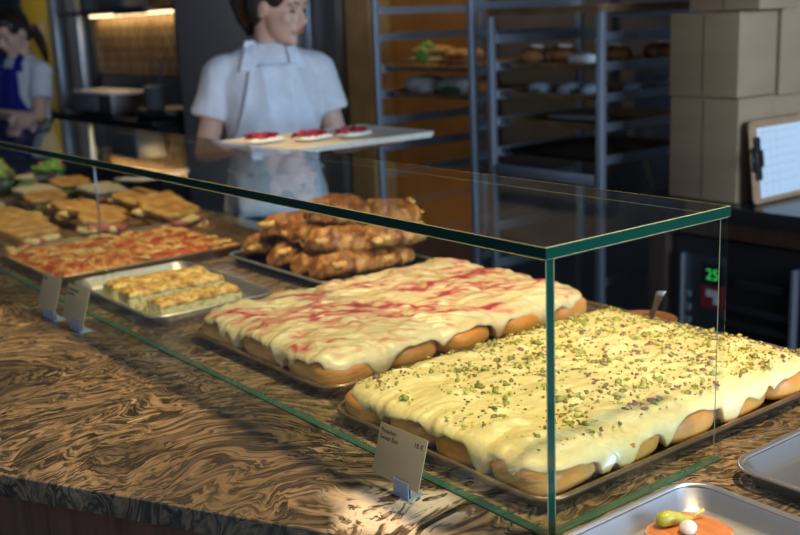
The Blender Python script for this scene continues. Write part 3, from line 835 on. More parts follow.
# ------------------------------------------------------------------ snack on the near right tray
def snack():
    t = thing('orange_slice', 'round orange slice lying on the near right silver tray', 'food', (.112, .118, .003))
    bm = bmesh.new(); sd = 4
    add_ell(bm, (0, 0, .006), (.044, .048, .006), None, 36, 10, 3, lambda v: v*(1+.10*noise.noise(v*40))); mesh_obj('slice', bm, M['orange'], t)
    p = thing('pickled_pepper', 'yellow green pickled pepper on the orange slice', 'pepper', (.094, .112, .015), radians(62))
    bm = bmesh.new(); add_tube(bm, [(-.022, 0, .004), (-.017, 0, .008), (-.008, .001, .009), (.005, .003, .007), (.014, .004, .005), (.024, .003, .004)], [.003, .009, .0095, .007, .0045, .002], 14); mesh_obj('pepper', bm, M['pickle'], p)
    bm = bmesh.new(); add_tube(bm, [(.022, .003, .004), (.030, .006, .007), (.040, .007, .012)], [.0016, .0014, .0018], 8); mesh_obj('stem', bm, M['pickle'], p)
    c = thing('cream_dollop', 'white dollop of cream beside the pepper on the orange slice', 'cream', (.116, .108, .014))
    bm = bmesh.new(); add_ell(bm, (0, 0, .008), (.010, .010, .008), None, 20, 12, 2, lambda v: v*(1+.2*noise.noise(v*90))); mesh_obj('dollop', bm, M['cream'], c)
snack()

# ------------------------------------------------------------------ racks
def rack(label, x0, x1, y0, y1, z0, z1, levels, top=False):
    t = thing('tray_rack', label, 'rack', ((x0+x1)/2, (y0+y1)/2, -.92))
    ox, oy = (x0+x1)/2, (y0+y1)/2
    s = .0135
    for x in (x0, x1):
        for y in (y0, y1):
            box('post', x-ox-s, x-ox+s, y-oy-s, y-oy+s, z0+.92, z1+.92, M['steel'], t, bev=.004)
    for z in levels:
        for x, sg in ((x0, 1), (x1, -1)):
            bm = bmesh.new()
            a, b = sorted((x-ox+sg*s, x-ox+sg*(s+.004))); add_box(bm, a, b, y0-oy+s, y1-oy-s, z+.92-.012, z+.92+.018)
            a, b = sorted((x-ox+sg*s, x-ox+sg*(s+.03))); add_box(bm, a, b, y0-oy+s, y1-oy-s, z+.92-.014, z+.92-.011)
            mesh_obj('runner', bm, M['steel'], t, smooth=False)
    for z in (z0+.92+.02, z1+.92-.012):
        for y in ((y0, y1) if z < 1.0 or z1 > 1 else (y1,)): box('crossbar', x0-ox+s, x1-ox-s, y-oy-.012, y-oy+.012, z-.010, z+.010, M['steel'], t, bev=.003)
    for x in (x0, x1):
        for y in (y0, y1):
            bm = bmesh.new(); add_tube(bm, [(x-ox-.012, y-oy, .05), (x-ox+.012, y-oy, .05)], .048, 20); add_box(bm, x-ox-.018, x-ox+.018, y-oy-.018, y-oy+.018, .05, z0+.93)
            mesh_obj('caster', bm, M['black'], t)
    return t
R1 = rack('tall steel tray rack against the ochre wall, nearest the woman in the white apron', -2.925, -2.31, 1.97, 2.58, -.80, 1.15, [.64, .53, .397, .288, .175, .06, -.06, -.2, -.35])
R2 = rack('steel tray rack beside the cardboard boxes, with a tray on top', -2.20, -1.655, 1.97, 2.58, -.80, .60, [.515, .415, .308, .205, .09, -.2, -.35])
box('crossbar', -2.20+1.9275+.02, -1.655+1.9275-.02, -.318, -.292, .92+.005, .92+.045, M['steel'], R2, bev=.003)

def rtray(label, x0, x1, z, m=None): return tray('rack_tray', label, x1-x0, .56, .018, m or M['rackpan'], ((x0+x1)/2, 2.262, z-.011), cat='tray')
rtray('brown tray with the lettuce sandwich on the left rack', -2.885, -2.352, .400)
rtray('brown tray with pale wrapped sandwiches on the left rack, lower one', -2.885, -2.352, .291)
rtray('brown tray of cream topped pastries on the right rack', -2.16, -1.697, .418)
rtray('brown tray of blue and green wrapped rolls on the right rack', -2.16, -1.697, .311)
rtray('brown tray holding one long silver parcel on the right rack', -2.16, -1.697, .208)
rtray('dark tray on the right rack, lowest of those seen above the glass', -2.16, -1.697, .093, M['darkpan'])
tt = tray('rack_tray', 'golden wooden topped tray lying on top of the right rack', .60, .64, .022, M['rackpan'], (-1.93, 2.27, .60))

def bun_sandwich(name, label, loc, rz, top, fill, L=.15, W=.10, H=.07, leafy=False):
    t = thing(name, label, 'sandwich', loc, rz)
    bm = bmesh.new(); add_ell(bm, (0, 0, H*.22), (L/2, W/2, H*.22), None, 24, 10, 2.6); mesh_obj('bread_bottom', bm, M[top], t)
    bm = bmesh.new(); sd = hash(label) % 50; add_ell(bm, (0, 0, H*.46), (L/2*1.02, W/2*1.05, H*.13), None, 30, 10, 2.4, lambda v: v*(1+.2*noise.noise(v*60))); mesh_obj('filling', bm, M[fill], t)
    bm = bmesh.new(); add_ell(bm, (0, 0, H*.74), (L/2, W/2, H*.28), None, 24, 12, 2.3, lambda v: v*(1+.06*noise.noise(v*30))); mesh_obj('bread_top', bm, M[top], t)
    if leafy:
        for k in range(6):
            bm = bmesh.new(); rn = random.Random(k); add_ell(bm, (rn.uniform(-.03, .05), -W*.42+rn.uniform(-.01, .02), H*rn.uniform(.45, 1.0)), (.034, .016, .024), Matrix.Rotation(rn.uniform(-.7, .7), 3, 'Y'), 14, 8, 2, lambda v: v*(1+.55*noise.noise(v*70+Vector((k*5, 0, 0))))); mesh_obj('lettuce', bm, M['leaf'], t)
    return t
bun_sandwich('bread_sandwich', 'sandwich spilling bright green lettuce on the upper tray of the left rack', (-2.68, 2.08, .3925), .3, 'focaccia', 'curd', .20, .13, .10, True)
bun_sandwich('bread_sandwich', 'golden bun with pink filling beside the lettuce sandwich on the left rack', (-2.475, 2.075, .3925), -.1, 'focaccia', 'ham', .21, .13, .085)
def wrapped(label, loc, rz, L, W, H, m1, m2, cat='wrapped roll', group=None):
    t = thing('wrapped_roll', label, cat, loc, rz, group)
    bm = bmesh.new(); add_ell(bm, (0, 0, H/2), (L/2, W/2, H/2), None, 24, 12, 2.3, lambda v: v*(1+.16*noise.noise(v*40+Vector((L*90, 0, 0))))); mesh_obj('bread', bm, m1, t)
    bm = bmesh.new(); add_ell(bm, (L*.12, -W*.30, H*.36), (L*.30, W*.24, H*.30), None, 20, 10, 2.1, lambda v: v*(1+.4*noise.noise(v*60))); mesh_obj('leafy_filling', bm, m2, t)
    return t
M['wrap_pale'] = mat('pale_wrap', (.46, .43, .38), .5); M['wrap_blue'] = mat('bluish_wrap', (.30, .36, .42), .4)
wrapped('pale grey wrapped sandwich at the left of the lower tray on the left rack', (-2.74, 2.09, .2835), .2, .21, .13, .085, M['wrap_pale'], M['wrap_pale'])
wrapped('wrapped sandwich with green showing, middle of the lower tray on the left rack', (-2.55, 2.09, .2835), -.1, .19, .13, .085, M['wrap_pale'], M['leaf_dark'])
wrapped('dark brown roll at the right of the lower tray on the left rack', (-2.42, 2.14, .2835), 0, .13, .12, .08, M['pastry'], M['pastry'])
for i, (x, y, w) in enumerate([(-2.095, 2.10, 'left end of the tray'), (-1.975, 2.12, 'second from the left'), (-1.80, 2.20, 'behind the white cup'), (-1.76, 2.42, 'farthest back by the right runner')]):
    t = thing('cream_pastry', 'brown pastry topped with cream on the right rack, ' + w, 'pastry', (x, y, .4105), .3*i, 'cream topped pastries on the right rack')
    bm = bmesh.new(); add_ell(bm, (0, 0, .036), (.066, .055, .036), None, 22, 10, 2.4, lambda v: v*(1+.1*noise.noise(v*40+Vector((i*9, 0, 0))))); mesh_obj('pastry', bm, M['pastry'], t)
    bm = bmesh.new(); add_ell(bm, (.01, 0, .073), (.030, .022, .010), None, 18, 8, 2, lambda v: v*(1+.3*noise.noise(v*80))); mesh_obj('cream', bm, M['cream'], t)
t = thing('white_cup', 'small white cup lying on its side at the front of the cream pastry tray', 'cup', (-1.80, 2.045, .4105))
bm = bmesh.new(); add_tube(bm, [(-.052, 0, .026), (.02, 0, .025), (.056, .0, .0225)], [.026, .0245, .022], 24); mesh_obj('cup_body', bm, M['white_pl'], t)
for i, (x, y, w, g) in enumerate([(-2.04, 2.07, 'left end of the tray', 1), (-1.945, 2.16, 'second from the left', 0), (-1.895, 2.08, 'middle of the tray', 1), (-1.785, 2.08, 'right front of the tray', 0), (-1.73, 2.24, 'behind the right post', 1), (-1.76, 2.42, 'farthest back', 1)]):
    wrapped('bluish wrapped roll with green leaves on the right rack, ' + w, (x, y, .3035), .4*i, .10, .075, .052, M['wrap_blue'], M['leaf_dark'] if g else M['wrap_pale'], group='wrapped rolls on the right rack')
t = thing('silver_parcel', 'long silver parcel on the third tray of the right rack', 'parcel', (-1.92, 2.16, .2005), .1)
bm = bmesh.new(); add_ell(bm, (0, 0, .02), (.15, .05, .02), None, 24, 10, 2.6); mesh_obj('parcel', bm, mat('dull_foil', (.28, .29, .28), .45, .7), t)

# ------------------------------------------------------------------ back counter with fridge, boxes, clipboard
def back_counter():
    t = thing('back_counter', 'dark glossy back counter along the wall carrying the cardboard boxes', 'counter', (0, 0, -.92))
    box('worktop', -1.46, 2.5, 1.93, 2.68, .92-.048, .92, M['dark_top'], t, bev=.003)
    box('side_panel', -1.43, -1.36, 1.955, 2.66, .0, .872, M['brown_wood'], t, bev=.002)
    box('apron_rail', -1.36, 2.5, 1.95, 1.975, .815, .872, M['brown_wood'], t, bev=.002)
    box('cabinet_back', -.86, 2.5, 1.975, 2.66, .0, .815, M['black'], t)
    f = thing('undercounter_fridge', 'black undercounter fridge with green digits below the cardboard boxes', 'fridge', (-1.10, 1.965, -.92))
    box('body', -.245, .235, .02, .66, .02, .80, M['black'], f, bev=.004)
    box('control_panel', -.195, -.045, .004, .02, .30, .745, M['steel_dark'], f, bev=.003)
    box('control_strip', -.125, -.040, -.002, .004, .655, .722, M['blackgloss'], f, bev=.001)
    text('green_digits', '25', .05, (-.106, -.0025, .672), M['led'], f, ext=.0005, rot=(pi/2, 0, 0))
    s = box('red_sticker', -.125, -.040, -.001, .004, .578, .650, mat('red_sticker_vinyl', (.30, .012, .02), .4), f)
    bm = bmesh.new(); add_box(bm, -.103, -.060, -.003, -.001, .615, .638); add_box(bm, -.075, -.058, -.003, -.001, .592, .616); mesh_obj('white_symbol', bm, M['white_pl'], f, smooth=False)
    for k in range(4): box('button', -.190, -.165, -.004, .006, .60-.045*k, .622-.045*k, M['steel'], f, bev=.003)
    box('door_edge', -.20, -.192, -.012, .02, .04, .745, M['steel'], f, bev=.002)
    box('door_edge', .200, .212, -.012, .02, .04, .75, M['steel'], f, bev=.002)
    for k in range(11): box('grille_slat', -.04, .195, .0, .02, .06+.052*k, .06+.052*k+.022, M['steel_dark'], f, bev=.004, rot=None)
    box('nameplate', -.005, .165, .008, .02, .66, .685, M['steel_dark'], f, bev=.001)
back_counter()

def cardboard_box(label, loc, w, d, h, rz=0, group='cardboard boxes on the back counter'):
    t = thing('cardboard_box', label, 'box', loc, rz, group)
    box('carton', -w/2, w/2, -d/2, d/2, .001, h-.004, M['cardboard'], t, bev=.003)
    g = .0015
    box('flap', -w/2+.002, -g, -d/2+.002, d/2-.002, h-.0035, h-.001, M['cardboard'], t)
    box('flap', g, w/2-.002, -d/2+.002, d/2-.002, h-.0035, h-.001, M['cardboard'], t)
    box('seam_edge', -.0008, .0008, -d/2-.0012, -d/2, .006, h-.008, M['brown_wood'], t)
    return t
cardboard_box('brown cardboard box at the bottom of the left stack beside the rack', (-1.252, 2.092, 0), .255, .20, .326)
cardboard_box('brown cardboard box in the middle of the left stack, on the bottom one', (-1.258, 2.092, .326), .255, .20, .26)
cardboard_box('wide cardboard box topmost of the left stack, cut off by the picture', (-1.195, 2.105, .588), .25, .21, .22, .0)
cardboard_box('brown cardboard box at the bottom of the right stack behind the clipboard', (-1.258, 2.312, 0), .255, .225, .320)
cardboard_box('brown cardboard box on top of the right stack at the picture edge', (-1.252, 2.317, .320), .255, .225, .40)

def clipboard():
    t = thing('clipboard', 'brown clipboard with a sheet of paper leaning on the cardboard boxes', 'clipboard', (-1.062, 2.15, .003))
    # board stands on its long edge, facing +x, leaning back on the cartons
    R = (0, radians(-7), 0)
    def flat(name, y0, y1, z0, z1, x0, x1, r, m):
        bm = bmesh.new(); P = rrect(y1-y0, z1-z0, r, 6, 0, (y0+y1)/2, (z0+z1)/2)
        loft(bm, [[Vector((x0, p.x, p.y)) for p in P], [Vector((x1, p.x, p.y)) for p in P]]); o = sharp(mesh_obj(name, bm, m, t), 40); o.rotation_euler = R; return o
    flat('board', -.155, .185, 0, .255, -.0015, .0015, .018, M['hardboard'])
    p = flat('paper_sheet', -.115, .185, .016, .232, .0016, .0022, .002, M['paper'])
    for k in range(7):
        o = flat('written_line', -.10+.0, .10 - .02*(k % 3), .215-.026*k, .2163-.026*k, .0023, .0026, .0004, M['papergrey'])
    for k in range(3): flat('ruled_line', -.085+.035*k, -.084+.035*k, .03, .225, .0023, .0026, .0004, M['papergrey'])
    c = flat('clip', -.138, -.108, .072, .205, .0018, .008, .004, M['steel_dark'])
    bm = bmesh.new(); add_tube(bm, [(.008, -.125, .10), (.014, -.150, .105), (.018, -.168, .125), (.018, -.168, .15), (.014, -.150, .170), (.008, -.125, .175)], .005, 8); o = mesh_obj('clip_lever', bm, M['black'], t); o.rotation_euler = R
    bm = bmesh.new(); add_box(bm, .006, .020, -.150, -.112, .112, .165, .004); o = mesh_obj('clip_spring', bm, M['black'], t); o.rotation_euler = R
clipboard()

# ------------------------------------------------------------------ far left kitchen
def far_left():
    t = thing('far_worktop', 'dark worktop at the far left below the tiled splashback', 'counter', (0, 0, -.92))
    box('worktop', -8.2, -5.82, 2.24, 2.66, .88, .92, M['blackgloss'], t, bev=.004); box('cabinet', -8.15, -5.84, 2.28, 2.66, 0, .88, M['black'], t)
    t = thing('wall_shelf', 'metal wall shelf with a glowing strip lamp above the tiles', 'shelf', (-6.95, 2.55, .735))
    box('shelf_board', -.76, .84, -.17, .13, 0, .028, M['steel_brown'], t, bev=.003); box('lamp_tube', -.70, .80, .07, .10, -.016, -.002, M['lamp'], t, bev=.004)
    box('front_bar', .40, .92, -.20, -.17, -.02, .03, M['steel_dark'], t, bev=.003)
    t = thing('upper_shelf', 'upper metal wall shelf with a second strip lamp, mirrored in the glass', 'shelf', (-6.95, 2.55, 1.22))
    box('shelf_board', -.76, .84, -.17, .13, 0, .028, M['steel_brown'], t, bev=.003); box('lamp_tube', -.70, .80, .07, .10, -.016, -.002, M['lamp'], t, bev=.004)
    t = thing('stock_pot', 'grey round pot on the wall shelf, left one', 'pot', (-7.30, 2.55, .764))
    bm = bmesh.new(); loft(bm, [[Vector((r*cos(2*pi*k/32), r*sin(2*pi*k/32), z)) for k in range(32)] for r, z in ((.12, 0), (.13, .01), (.13, .22), (.136, .225), (.126, .225), (.126, .02), (.1, .012))]); mesh_obj('pot_body', bm, M['steel'], t)
    for s in (-1, 1):
        bm = bmesh.new(); add_tube(bm, [(s*.13, -.03, .17), (s*.165, -.02, .175), (s*.165, .02, .175), (s*.13, .03, .17)], .006, 8); mesh_obj('handle', bm, M['steel'], t)
    t = thing('storage_bin', 'blue grey storage bin on the wall shelf beside the pot', 'bin', (-6.80, 2.55, .764))
    bm = bmesh.new(); loft(bm, [rrect(.46, .22, .03, 6, 0), rrect(.52, .25, .03, 6, .26), rrect(.50, .23, .03, 6, .26), rrect(.44, .2, .03, 6, .02)]); mesh_obj('bin_body', bm, M['slate'], t)
    box('bin_rim', -.27, .27, -.132, -.122, .235, .262, M['slate'], t, bev=.002)
    t = thing('steel_appliance', 'low pale box-shaped appliance on the far worktop', 'appliance', (-6.95, 2.42, 0))
    box('housing', -.36, .36, -.13, .13, .012, .15, M['steel_brown'], t, bev=.008); box('lid', -.37, .37, -.135, .135, .151, .172, M['white_pl'], t, bev=.004)
    box('front_door', -.34, .10, -.138, -.131, .03, .14, M['slate'], t, bev=.003); box('door_handle', -.3, .06, -.152, -.142, .118, .128, M['steel'], t, bev=.003)
    for sx in (-.3, .3): box('foot', sx-.02, sx+.02, -.1, .1, 0, .012, M['black'], t)
    t = thing('saucepan', 'shiny steel saucepan with a ladle handle standing at the worktop', 'saucepan', (-6.14, 2.42, .055))
    bm = bmesh.new(); loft(bm, [[Vector((r*cos(2*pi*k/32), r*sin(2*pi*k/32), z)) for k in range(32)] for r, z in ((.06, 0), (.068, .006), (.068, .165), (.072, .168), (.064, .168), (.064, .02), (.05, .012))]); mesh_obj('pot_body', bm, M['steel'], t)
    bm = bmesh.new(); add_tube(bm, [(.01, .02, .02), (.04, .03, .20), (.075, .04, .36)], [.007, .007, .010], 10); mesh_obj('ladle', bm, M['steel_dark'], t)
    t = thing('cast_iron_pan', 'wide black pan the saucepan stands in on the far worktop', 'pan', (-6.08, 2.45, 0))
    bm = bmesh.new(); loft(bm, [[Vector((r*cos(2*pi*k/32), r*.75*sin(2*pi*k/32), z)) for k in range(32)] for r, z in ((.20, 0), (.24, .02), (.25, .065), (.245, .065), (.23, .055), (.1, .053))]); mesh_obj('pan_body', bm, M['black'], t)
    bm = bmesh.new(); add_tube(bm, [(.20, -.10, .055), (.22, -.22, .075), (.22, -.30, .085)], [.012, .011, .014], 10); mesh_obj('handle', bm, M['black'], t)
    t = thing('light_switch', 'pale light switch plate on the yellow pillar', 'switch', (-8.68, 2.598, .60))
    box('plate', -.09, .09, -.008, .0, -.12, .12, M['tagcard'], t, bev=.002); box('rocker', -.05, .05, -.014, -.008, -.07, .07, M['tagcard'], t, bev=.002)
    # steel cold room behind the woman
    t = thing('steel_refrigerator', 'tall grey steel refrigerator behind the woman in the white apron', 'fridge', (-4.88, 2.5, -.92))
    box('cabinet', -.84, .58, -.05, .16, 0, 2.35, M['slate'], t, bev=.006)
    box('door', -.83, .57, -.085, -.052, .12, 2.3, M['slate'], t, bev=.008)
    h = box('door_handle', .50, .53, -.14, -.105, .9, 1.9, M['steel'], t, bev=.008)
    box('handle_mount', .505, .525, -.105, -.085, .95, .99, M['steel'], t); box('handle_mount', .505, .525, -.105, -.085, 1.8, 1.84, M['steel'], t)
    t = thing('steel_cabinet', 'narrow brownish steel cabinet between the refrigerator and the golden pillar', 'cabinet', (-4.12, 2.55, -.92))
    box('carcass', -.165, .16, -.04, .12, 0, 2.35, M['steel_brown'], t, bev=.005); box('door', -.06, .155, -.058, -.041, .05, 2.3, M['steel_brown'], t, bev=.004); box('edge_strip', -.16, -.10, -.075, -.041, .0, 2.3, M['steel'], t, bev=.01)
    box('door_handle', -.03, -.01, -.075, -.058, 1.0, 1.2, M['steel'], t, bev=.003)
far_left()

# ------------------------------------------------------------------ people
def E(bm, c, r, **k): add_ell(bm, c, r, seg=22, rng=14, **k)
def ering(c, a, b, n=28, p=2.0):
    out = []
    for k in range(n):
        t = 2*pi*k/n; x, y = cos(t), sin(t)
        if p != 2: q = (abs(x)**p+abs(y)**p)**(1/p); x, y = x/q, y/q
        out.append(Vector((c[0]+a*x, c[1]+b*y, c[2])))
    return out
def limb(bm, pts, rad, n=16):
    add_tube(bm, pts, rad, n)
    for p, r in ((pts[0], rad[0]), (pts[-1], rad[-1])): add_ell(bm, p, (r,)*3, seg=14, rng=10)
def hand(bm, wrist, d, up, side):
    """palm and five fingers: d = pointing direction, up = back of the hand, side = thumb direction"""
    d, up, side = d.normalized(), up.normalized(), side.normalized()
    M3 = Matrix((side, d, up)).transposed()
    c = wrist + d*.05
    add_ell(bm, c, (.041, .052, .016), M3, 18, 12, 2.8)
    for i, (o, l) in enumerate(((.030, .070), (.010, .080), (-.011, .074), (-.031, .058))):
        b = wrist + d*.088 + side*o
        pts = [b - d*.02, b + d*l*.45 + up*.002, b + d*l*.8 - up*.006, b + d*l - up*.016]
        add_tube(bm, pts, [.0095, .009, .0082, .007], 10); add_ell(bm, pts[-1], (.007,)*3, seg=10, rng=8)
    b = wrist + d*.03 + side*.03
    pts = [b, b + side*.022 + d*.024 - up*.004, b + side*.034 + d*.052 - up*.012]
    add_tube(bm, pts, [.013, .011, .008], 10); add_ell(bm, pts[-1], (.008,)*3, seg=10, rng=8)

def head(bm, T):
    """T maps head space (x forward, z up, origin at the head centre) to body space"""
    R3 = T.to_3x3()
    def e(c, r, p=2.0, f=None): add_ell(bm, T @ Vector(c), r, R3, 26, 18, p, f)
    e((-.012, 0, .030), (.098, .076, .088))                 # skull
    e((.030, 0, -.020), (.062, .062, .085))                 # face
    e((.045, 0, -.076), (.038, .040, .032))                 # jaw
    e((.072, 0, -.092), (.019, .021, .017))                 # chin
    e((.052, 0, .045), (.045, .058, .045))                  # brow
    for s in (-1, 1):
        e((.062, s*.036, -.018), (.026, .024, .026))        # cheeks
        e((.086, s*.030, .026), (.012, .020, .008))         # brow ridge
        e((-.008, s*.076, -.005), (.018, .008, .031))       # ears
        e((-.002, s*.081, -.004), (.020, .005, .026))
    add_tube(bm, [T @ Vector(p) for p in ((.083, 0, .020), (.098, 0, -.002), (.112, 0, -.022), (.104, 0, -.033))], [.010, .0105, .0125, .010], 12)
    for s in (-1, 1): e((.097, s*.011, -.029), (.012, .008, .008))
    e((.088, 0, -.052), (.016, .026, .016))                 # mouth mound

def person(name, label, loc, rz, H, head_yaw, head_pitch, arms, apron_m, hair_kind, hofs=(.02, 0, 1.545)):
    root = thing(name, label, 'person', loc, rz); root.scale = (H/1.66,)*3
    hc = Vector(hofs)
    T = Matrix.Translation(hc) @ Matrix.Rotation(head_yaw, 4, 'Z') @ Matrix.Rotation(head_pitch, 4, 'Y')
    bm = bmesh.new()
    head(bm, T)
    nk = T @ Vector((-.022, 0, -.055))
    add_tube(bm, [nk + Vector((0, 0, .03)), nk.lerp(Vector((-.012, 0, 1.39)), .5), Vector((-.015, .2*hofs[1], 1.39)), Vector((-.018, 0, 1.33))], [.050, .049, .054, .075], 20)
    torso = [((-.012, 0, 1.385), .050, .080), ((-.015, 0, 1.355), .072, .145), ((-.01, 0, 1.30), .090, .165), ((.002, 0, 1.20), .104, .150), ((.0, 0, 1.10), .094, .132), ((-.002, 0, 1.02), .090, .128), ((-.008, 0, .93), .104, .158), ((-.012, 0, .85), .112, .172), ((-.01, 0, .80), .10, .165)]
    loft(bm, [ering(c, a, b, 28, 2.3) for c, a, b in torso][::-1])
    J = {}
    for s, (el, wr, dr, up, th) in arms.items():
        sh = Vector((-.012, s*.160, 1.330)); el = Vector(el); wr = Vector(wr)
        limb(bm, [sh, sh.lerp(el, .5), el], [.050, .043, .036]); limb(bm, [el, el.lerp(wr, .35), wr], [.037, .036, .025])
        hand(bm, wr, Vector(dr), Vector(up), Vector(th)); J[s] = (sh, el, wr)
    for s in (-1, 1):
        hip, kn, an = Vector((-.008, s*.088, .84)), Vector((.008, s*.092, .46)), Vector((-.015, s*.095, .07))
        limb(bm, [hip, hip.lerp(kn, .5), kn], [.084, .072, .054]); limb(bm, [kn, kn.lerp(an, .35), an], [.053, .054, .036])
        add_ell(bm, (.045, s*.098, .034), (.125, .043, .034), None, 18, 10, 2.4)
    b = mesh_obj('body', bm, M['skin'], root)
    bake(b, [('REMESH', dict(mode='VOXEL', voxel_size=.0052, use_smooth_shade=True)), ('SMOOTH', dict(factor=.5, iterations=5))])
    # t-shirt
    bm = bmesh.new()
    tee = [((-.010, 0, 1.430), .058, .068), ((-.010, 0, 1.412), .070, .104), ((-.014, 0, 1.388), .084, .146), ((-.010, 0, 1.31), .104, .180), ((.004, 0, 1.20), .122, .168), ((.002, 0, 1.10), .116, .155), ((.0, 0, 1.02), .112, .152), ((-.006, 0, .93), .122, .176), ((-.010, 0, .86), .130, .188)]
    loft(bm, [ering(c, a, b_, 32, 2.3) for c, a, b_ in tee][::-1])
    for s in (-1, 1):
        sh, el, wr = J[s]; k = .56
        e0 = sh.lerp(el, k)
        limb(bm, [sh + Vector((0, -s*.03, .012)), sh + Vector((0, s*.008, .0))], [.058, .061], 18)
        add_tube(bm, [sh + Vector((0, s*.006, .01)), sh.lerp(el, .33) + Vector((0, s*.008, 0)), e0 + Vector((0, s*.010, 0))], [.060, .061, .064], 22)
    t = mesh_obj('t_shirt', bm, M['tee'], root)
    bake(t, [('REMESH', dict(mode='VOXEL', voxel_size=.007, use_smooth_shade=True)), ('SMOOTH', dict(factor=.5, iterations=4))])
    for v in t.data.vertices:
        p = v.co; q = fbm(Vector((p.x*1.2, p.y*1.2, p.z*.6)), 3, 13); v.co = p + v.normal*(.010*q)
    t.data.update()
    tree = bvhtree.BVHTree.FromPolygons([v.co.copy() for v in t.data.vertices], [tuple(p.vertices) for p in t.data.polygons])
    # trousers
    bm = bmesh.new(); loft(bm, [ering(c, a, b_, 28, 2.3) for c, a, b_ in (((-.012, 0, .80), .112, .178), ((-.012, 0, .88), .121, .180), ((-.008, 0, .93), .112, .166))])
    for s in (-1, 1): limb(bm, [V(-.008, s*.088, .83), V(0, s*.092, .64), V(.006, s*.094, .46), V(-.008, s*.096, .26), V(-.012, s*.098, .10)], [.094, .085, .070, .064, .060], 20)
    tr = mesh_obj('trousers', bm, M['trouser'], root); bake(tr, [('REMESH', dict(mode='VOXEL', voxel_size=.009, use_smooth_shade=True)), ('SMOOTH', dict(factor=.5, iterations=4))])
    for s in (-1, 1):
        bm = bmesh.new(); add_ell(bm, (.048, s*.098, .040), (.135, .052, .042), None, 20, 12, 2.6); mesh_obj('shoe', bm, M['shoe'], root)
    # apron: bib, skirt and shoulder straps laid on the shirt
    def drape(fun, nu, nv, nm, th=.004, off=.007):
        bm = bmesh.new(); A = []
        for j in range(nv+1):
            row = []
            for i in range(nu+1):
                y, z, extra = fun(i/nu, j/nv)
                hit = tree.ray_cast(Vector((.6, y, z)), Vector((-1, 0, 0)))
                x = hit[0].x if hit[0] is not None else .03
                row.append(Vector((x+off+extra, y, z)))
            A.append(row)
        for _ in range(4):
            for j in range(nv+1):
                for i in range(1, nu):
                    A[j][i].x = max(A[j][i].x, (A[j][i-1].x+A[j][i+1].x)/2)
        F = [[bm.verts.new(p) for p in r] for r in A]; B = [[bm.verts.new(p - Vector((th, 0, 0))) for p in r] for r in A]
        for j in range(nv):
            for i in range(nu):
                bm.faces.new((F[j][i], F[j][i+1], F[j+1][i+1], F[j+1][i])); bm.faces.new((B[j+1][i], B[j+1][i+1], B[j][i+1], B[j][i]))
        for i in range(nu): bm.faces.new((B[0][i], B[0][i+1], F[0][i+1], F[0][i])); bm.faces.new((F[nv][i], F[nv][i+1], B[nv][i+1], B[nv][i]))
        for j in range(nv): bm.faces.new((F[j][0], F[j+1][0], B[j+1][0], B[j][0])); bm.faces.new((B[j][nu], B[j+1][nu], F[j+1][nu], F[j][nu]))
        bmesh.ops.recalc_face_normals(bm, faces=bm.faces)
        return mesh_obj(nm, bm, apron_m, root)
    def bib(u, v):
        z = 1.362 - v*.362; hw = .080 + .068*min(1, v*1.5)**1.2
        y = (u*2-1)*hw
        fold = .007*sin(u*17 + v*4 + 1.1) * (.2+v) + .010*fbm(Vector((y, z, 3)), 3, 15) + .016*math.exp(-((u-.25-.35*v)/.06)**2) + .012*math.exp(-((u-.80+.12*v)/.07)**2)
        return y, z, fold + .004
    def skirt(u, v):
        z = 1.008 - v*.55; hw = .150 + .012*v; y = (u*2-1)*hw
        return y, z, .006 + .011*v*sin(u*15 + .7) + .008*fbm(Vector((y, z, 8)), 2, 9) + (.03*v)
    drape(bib, 26, 24, 'apron_bib'); drape(skirt, 28, 24, 'apron_skirt', .004, .010)
    for s in (-1, 1):
        def strap(u, v, s=s):
            z = 1.438 - v*.098; y = s*(.066 + .020*v) + (u-.5)*(.034 + .026*v)
            return y, z, .004 + .004*sin(u*9)
        drape(strap, 8, 12, 'apron_strap', .004, .006)
    bm = bmesh.new(); add_tube(bm, [Vector((.118*cos(a)+.0, .160*sin(a), 1.005)) for a in [2*pi*k/28 for k in range(29)]], .008, 8); mesh_obj('apron_tie', bm, apron_m, root)
    # hair
    bm = bmesh.new(); R3 = T.to_3x3()
    def hr(c, r, p=2.0): add_ell(bm, T @ Vector(c), r, R3, 24, 16, p, lambda v: v*(1+.05*noise.noise(v*40)))
    hr((-.030, 0, .045), (.094, .083, .088)); hr((-.055, 0, .0), (.068, .074, .075)); hr((.030, 0, .088), (.062, .064, .040))
    for s in (-1, 1): hr((.022, s*.062, .052), (.046, .018, .045)); hr((-.038, s*.070, .012), (.040, .014, .050))
    h = mesh_obj('hair', bm, M['hair'], root); bake(h, [('REMESH', dict(mode='VOXEL', voxel_size=.006, use_smooth_shade=True)), ('SMOOTH', dict(factor=.5, iterations=3))])
    bm = bmesh.new()
    if hair_kind == 'bun_tail':
        add_tube(bm, [T @ Vector(p) for p in ((-.09, 0, .05), (-.128, .0, .035), (-.142, 0, -.005), (-.125, .0, -.055), (-.095, 0, -.105))], [.034, .052, .046, .030, .012], 14)
    else:
        add_tube(bm, [T @ Vector(p) for p in ((-.10, 0, .0), (-.140, 0, -.03), (-.155, 0, -.10), (-.150, 0, -.18), (-.14, 0, -.24))], [.024, .032, .030, .022, .008], 14)
    mesh_obj('ponytail', bm, M['hair'], root)
    # face details
    for s in (-1, 1):
        bm = bmesh.new(); add_ell(bm, T @ Vector((.083, s*.031, .006)), (.009, .013, .0045), R3, 14, 10); mesh_obj('eye', bm, M['eye'], root)
        bm = bmesh.new(); add_tube(bm, [T @ Vector(p) for p in ((.094, s*.016, .030), (.092, s*.032, .035), (.080, s*.048, .028))], [.0032, .0038, .002], 8); mesh_obj('eyebrow', bm, M['hair'], root)
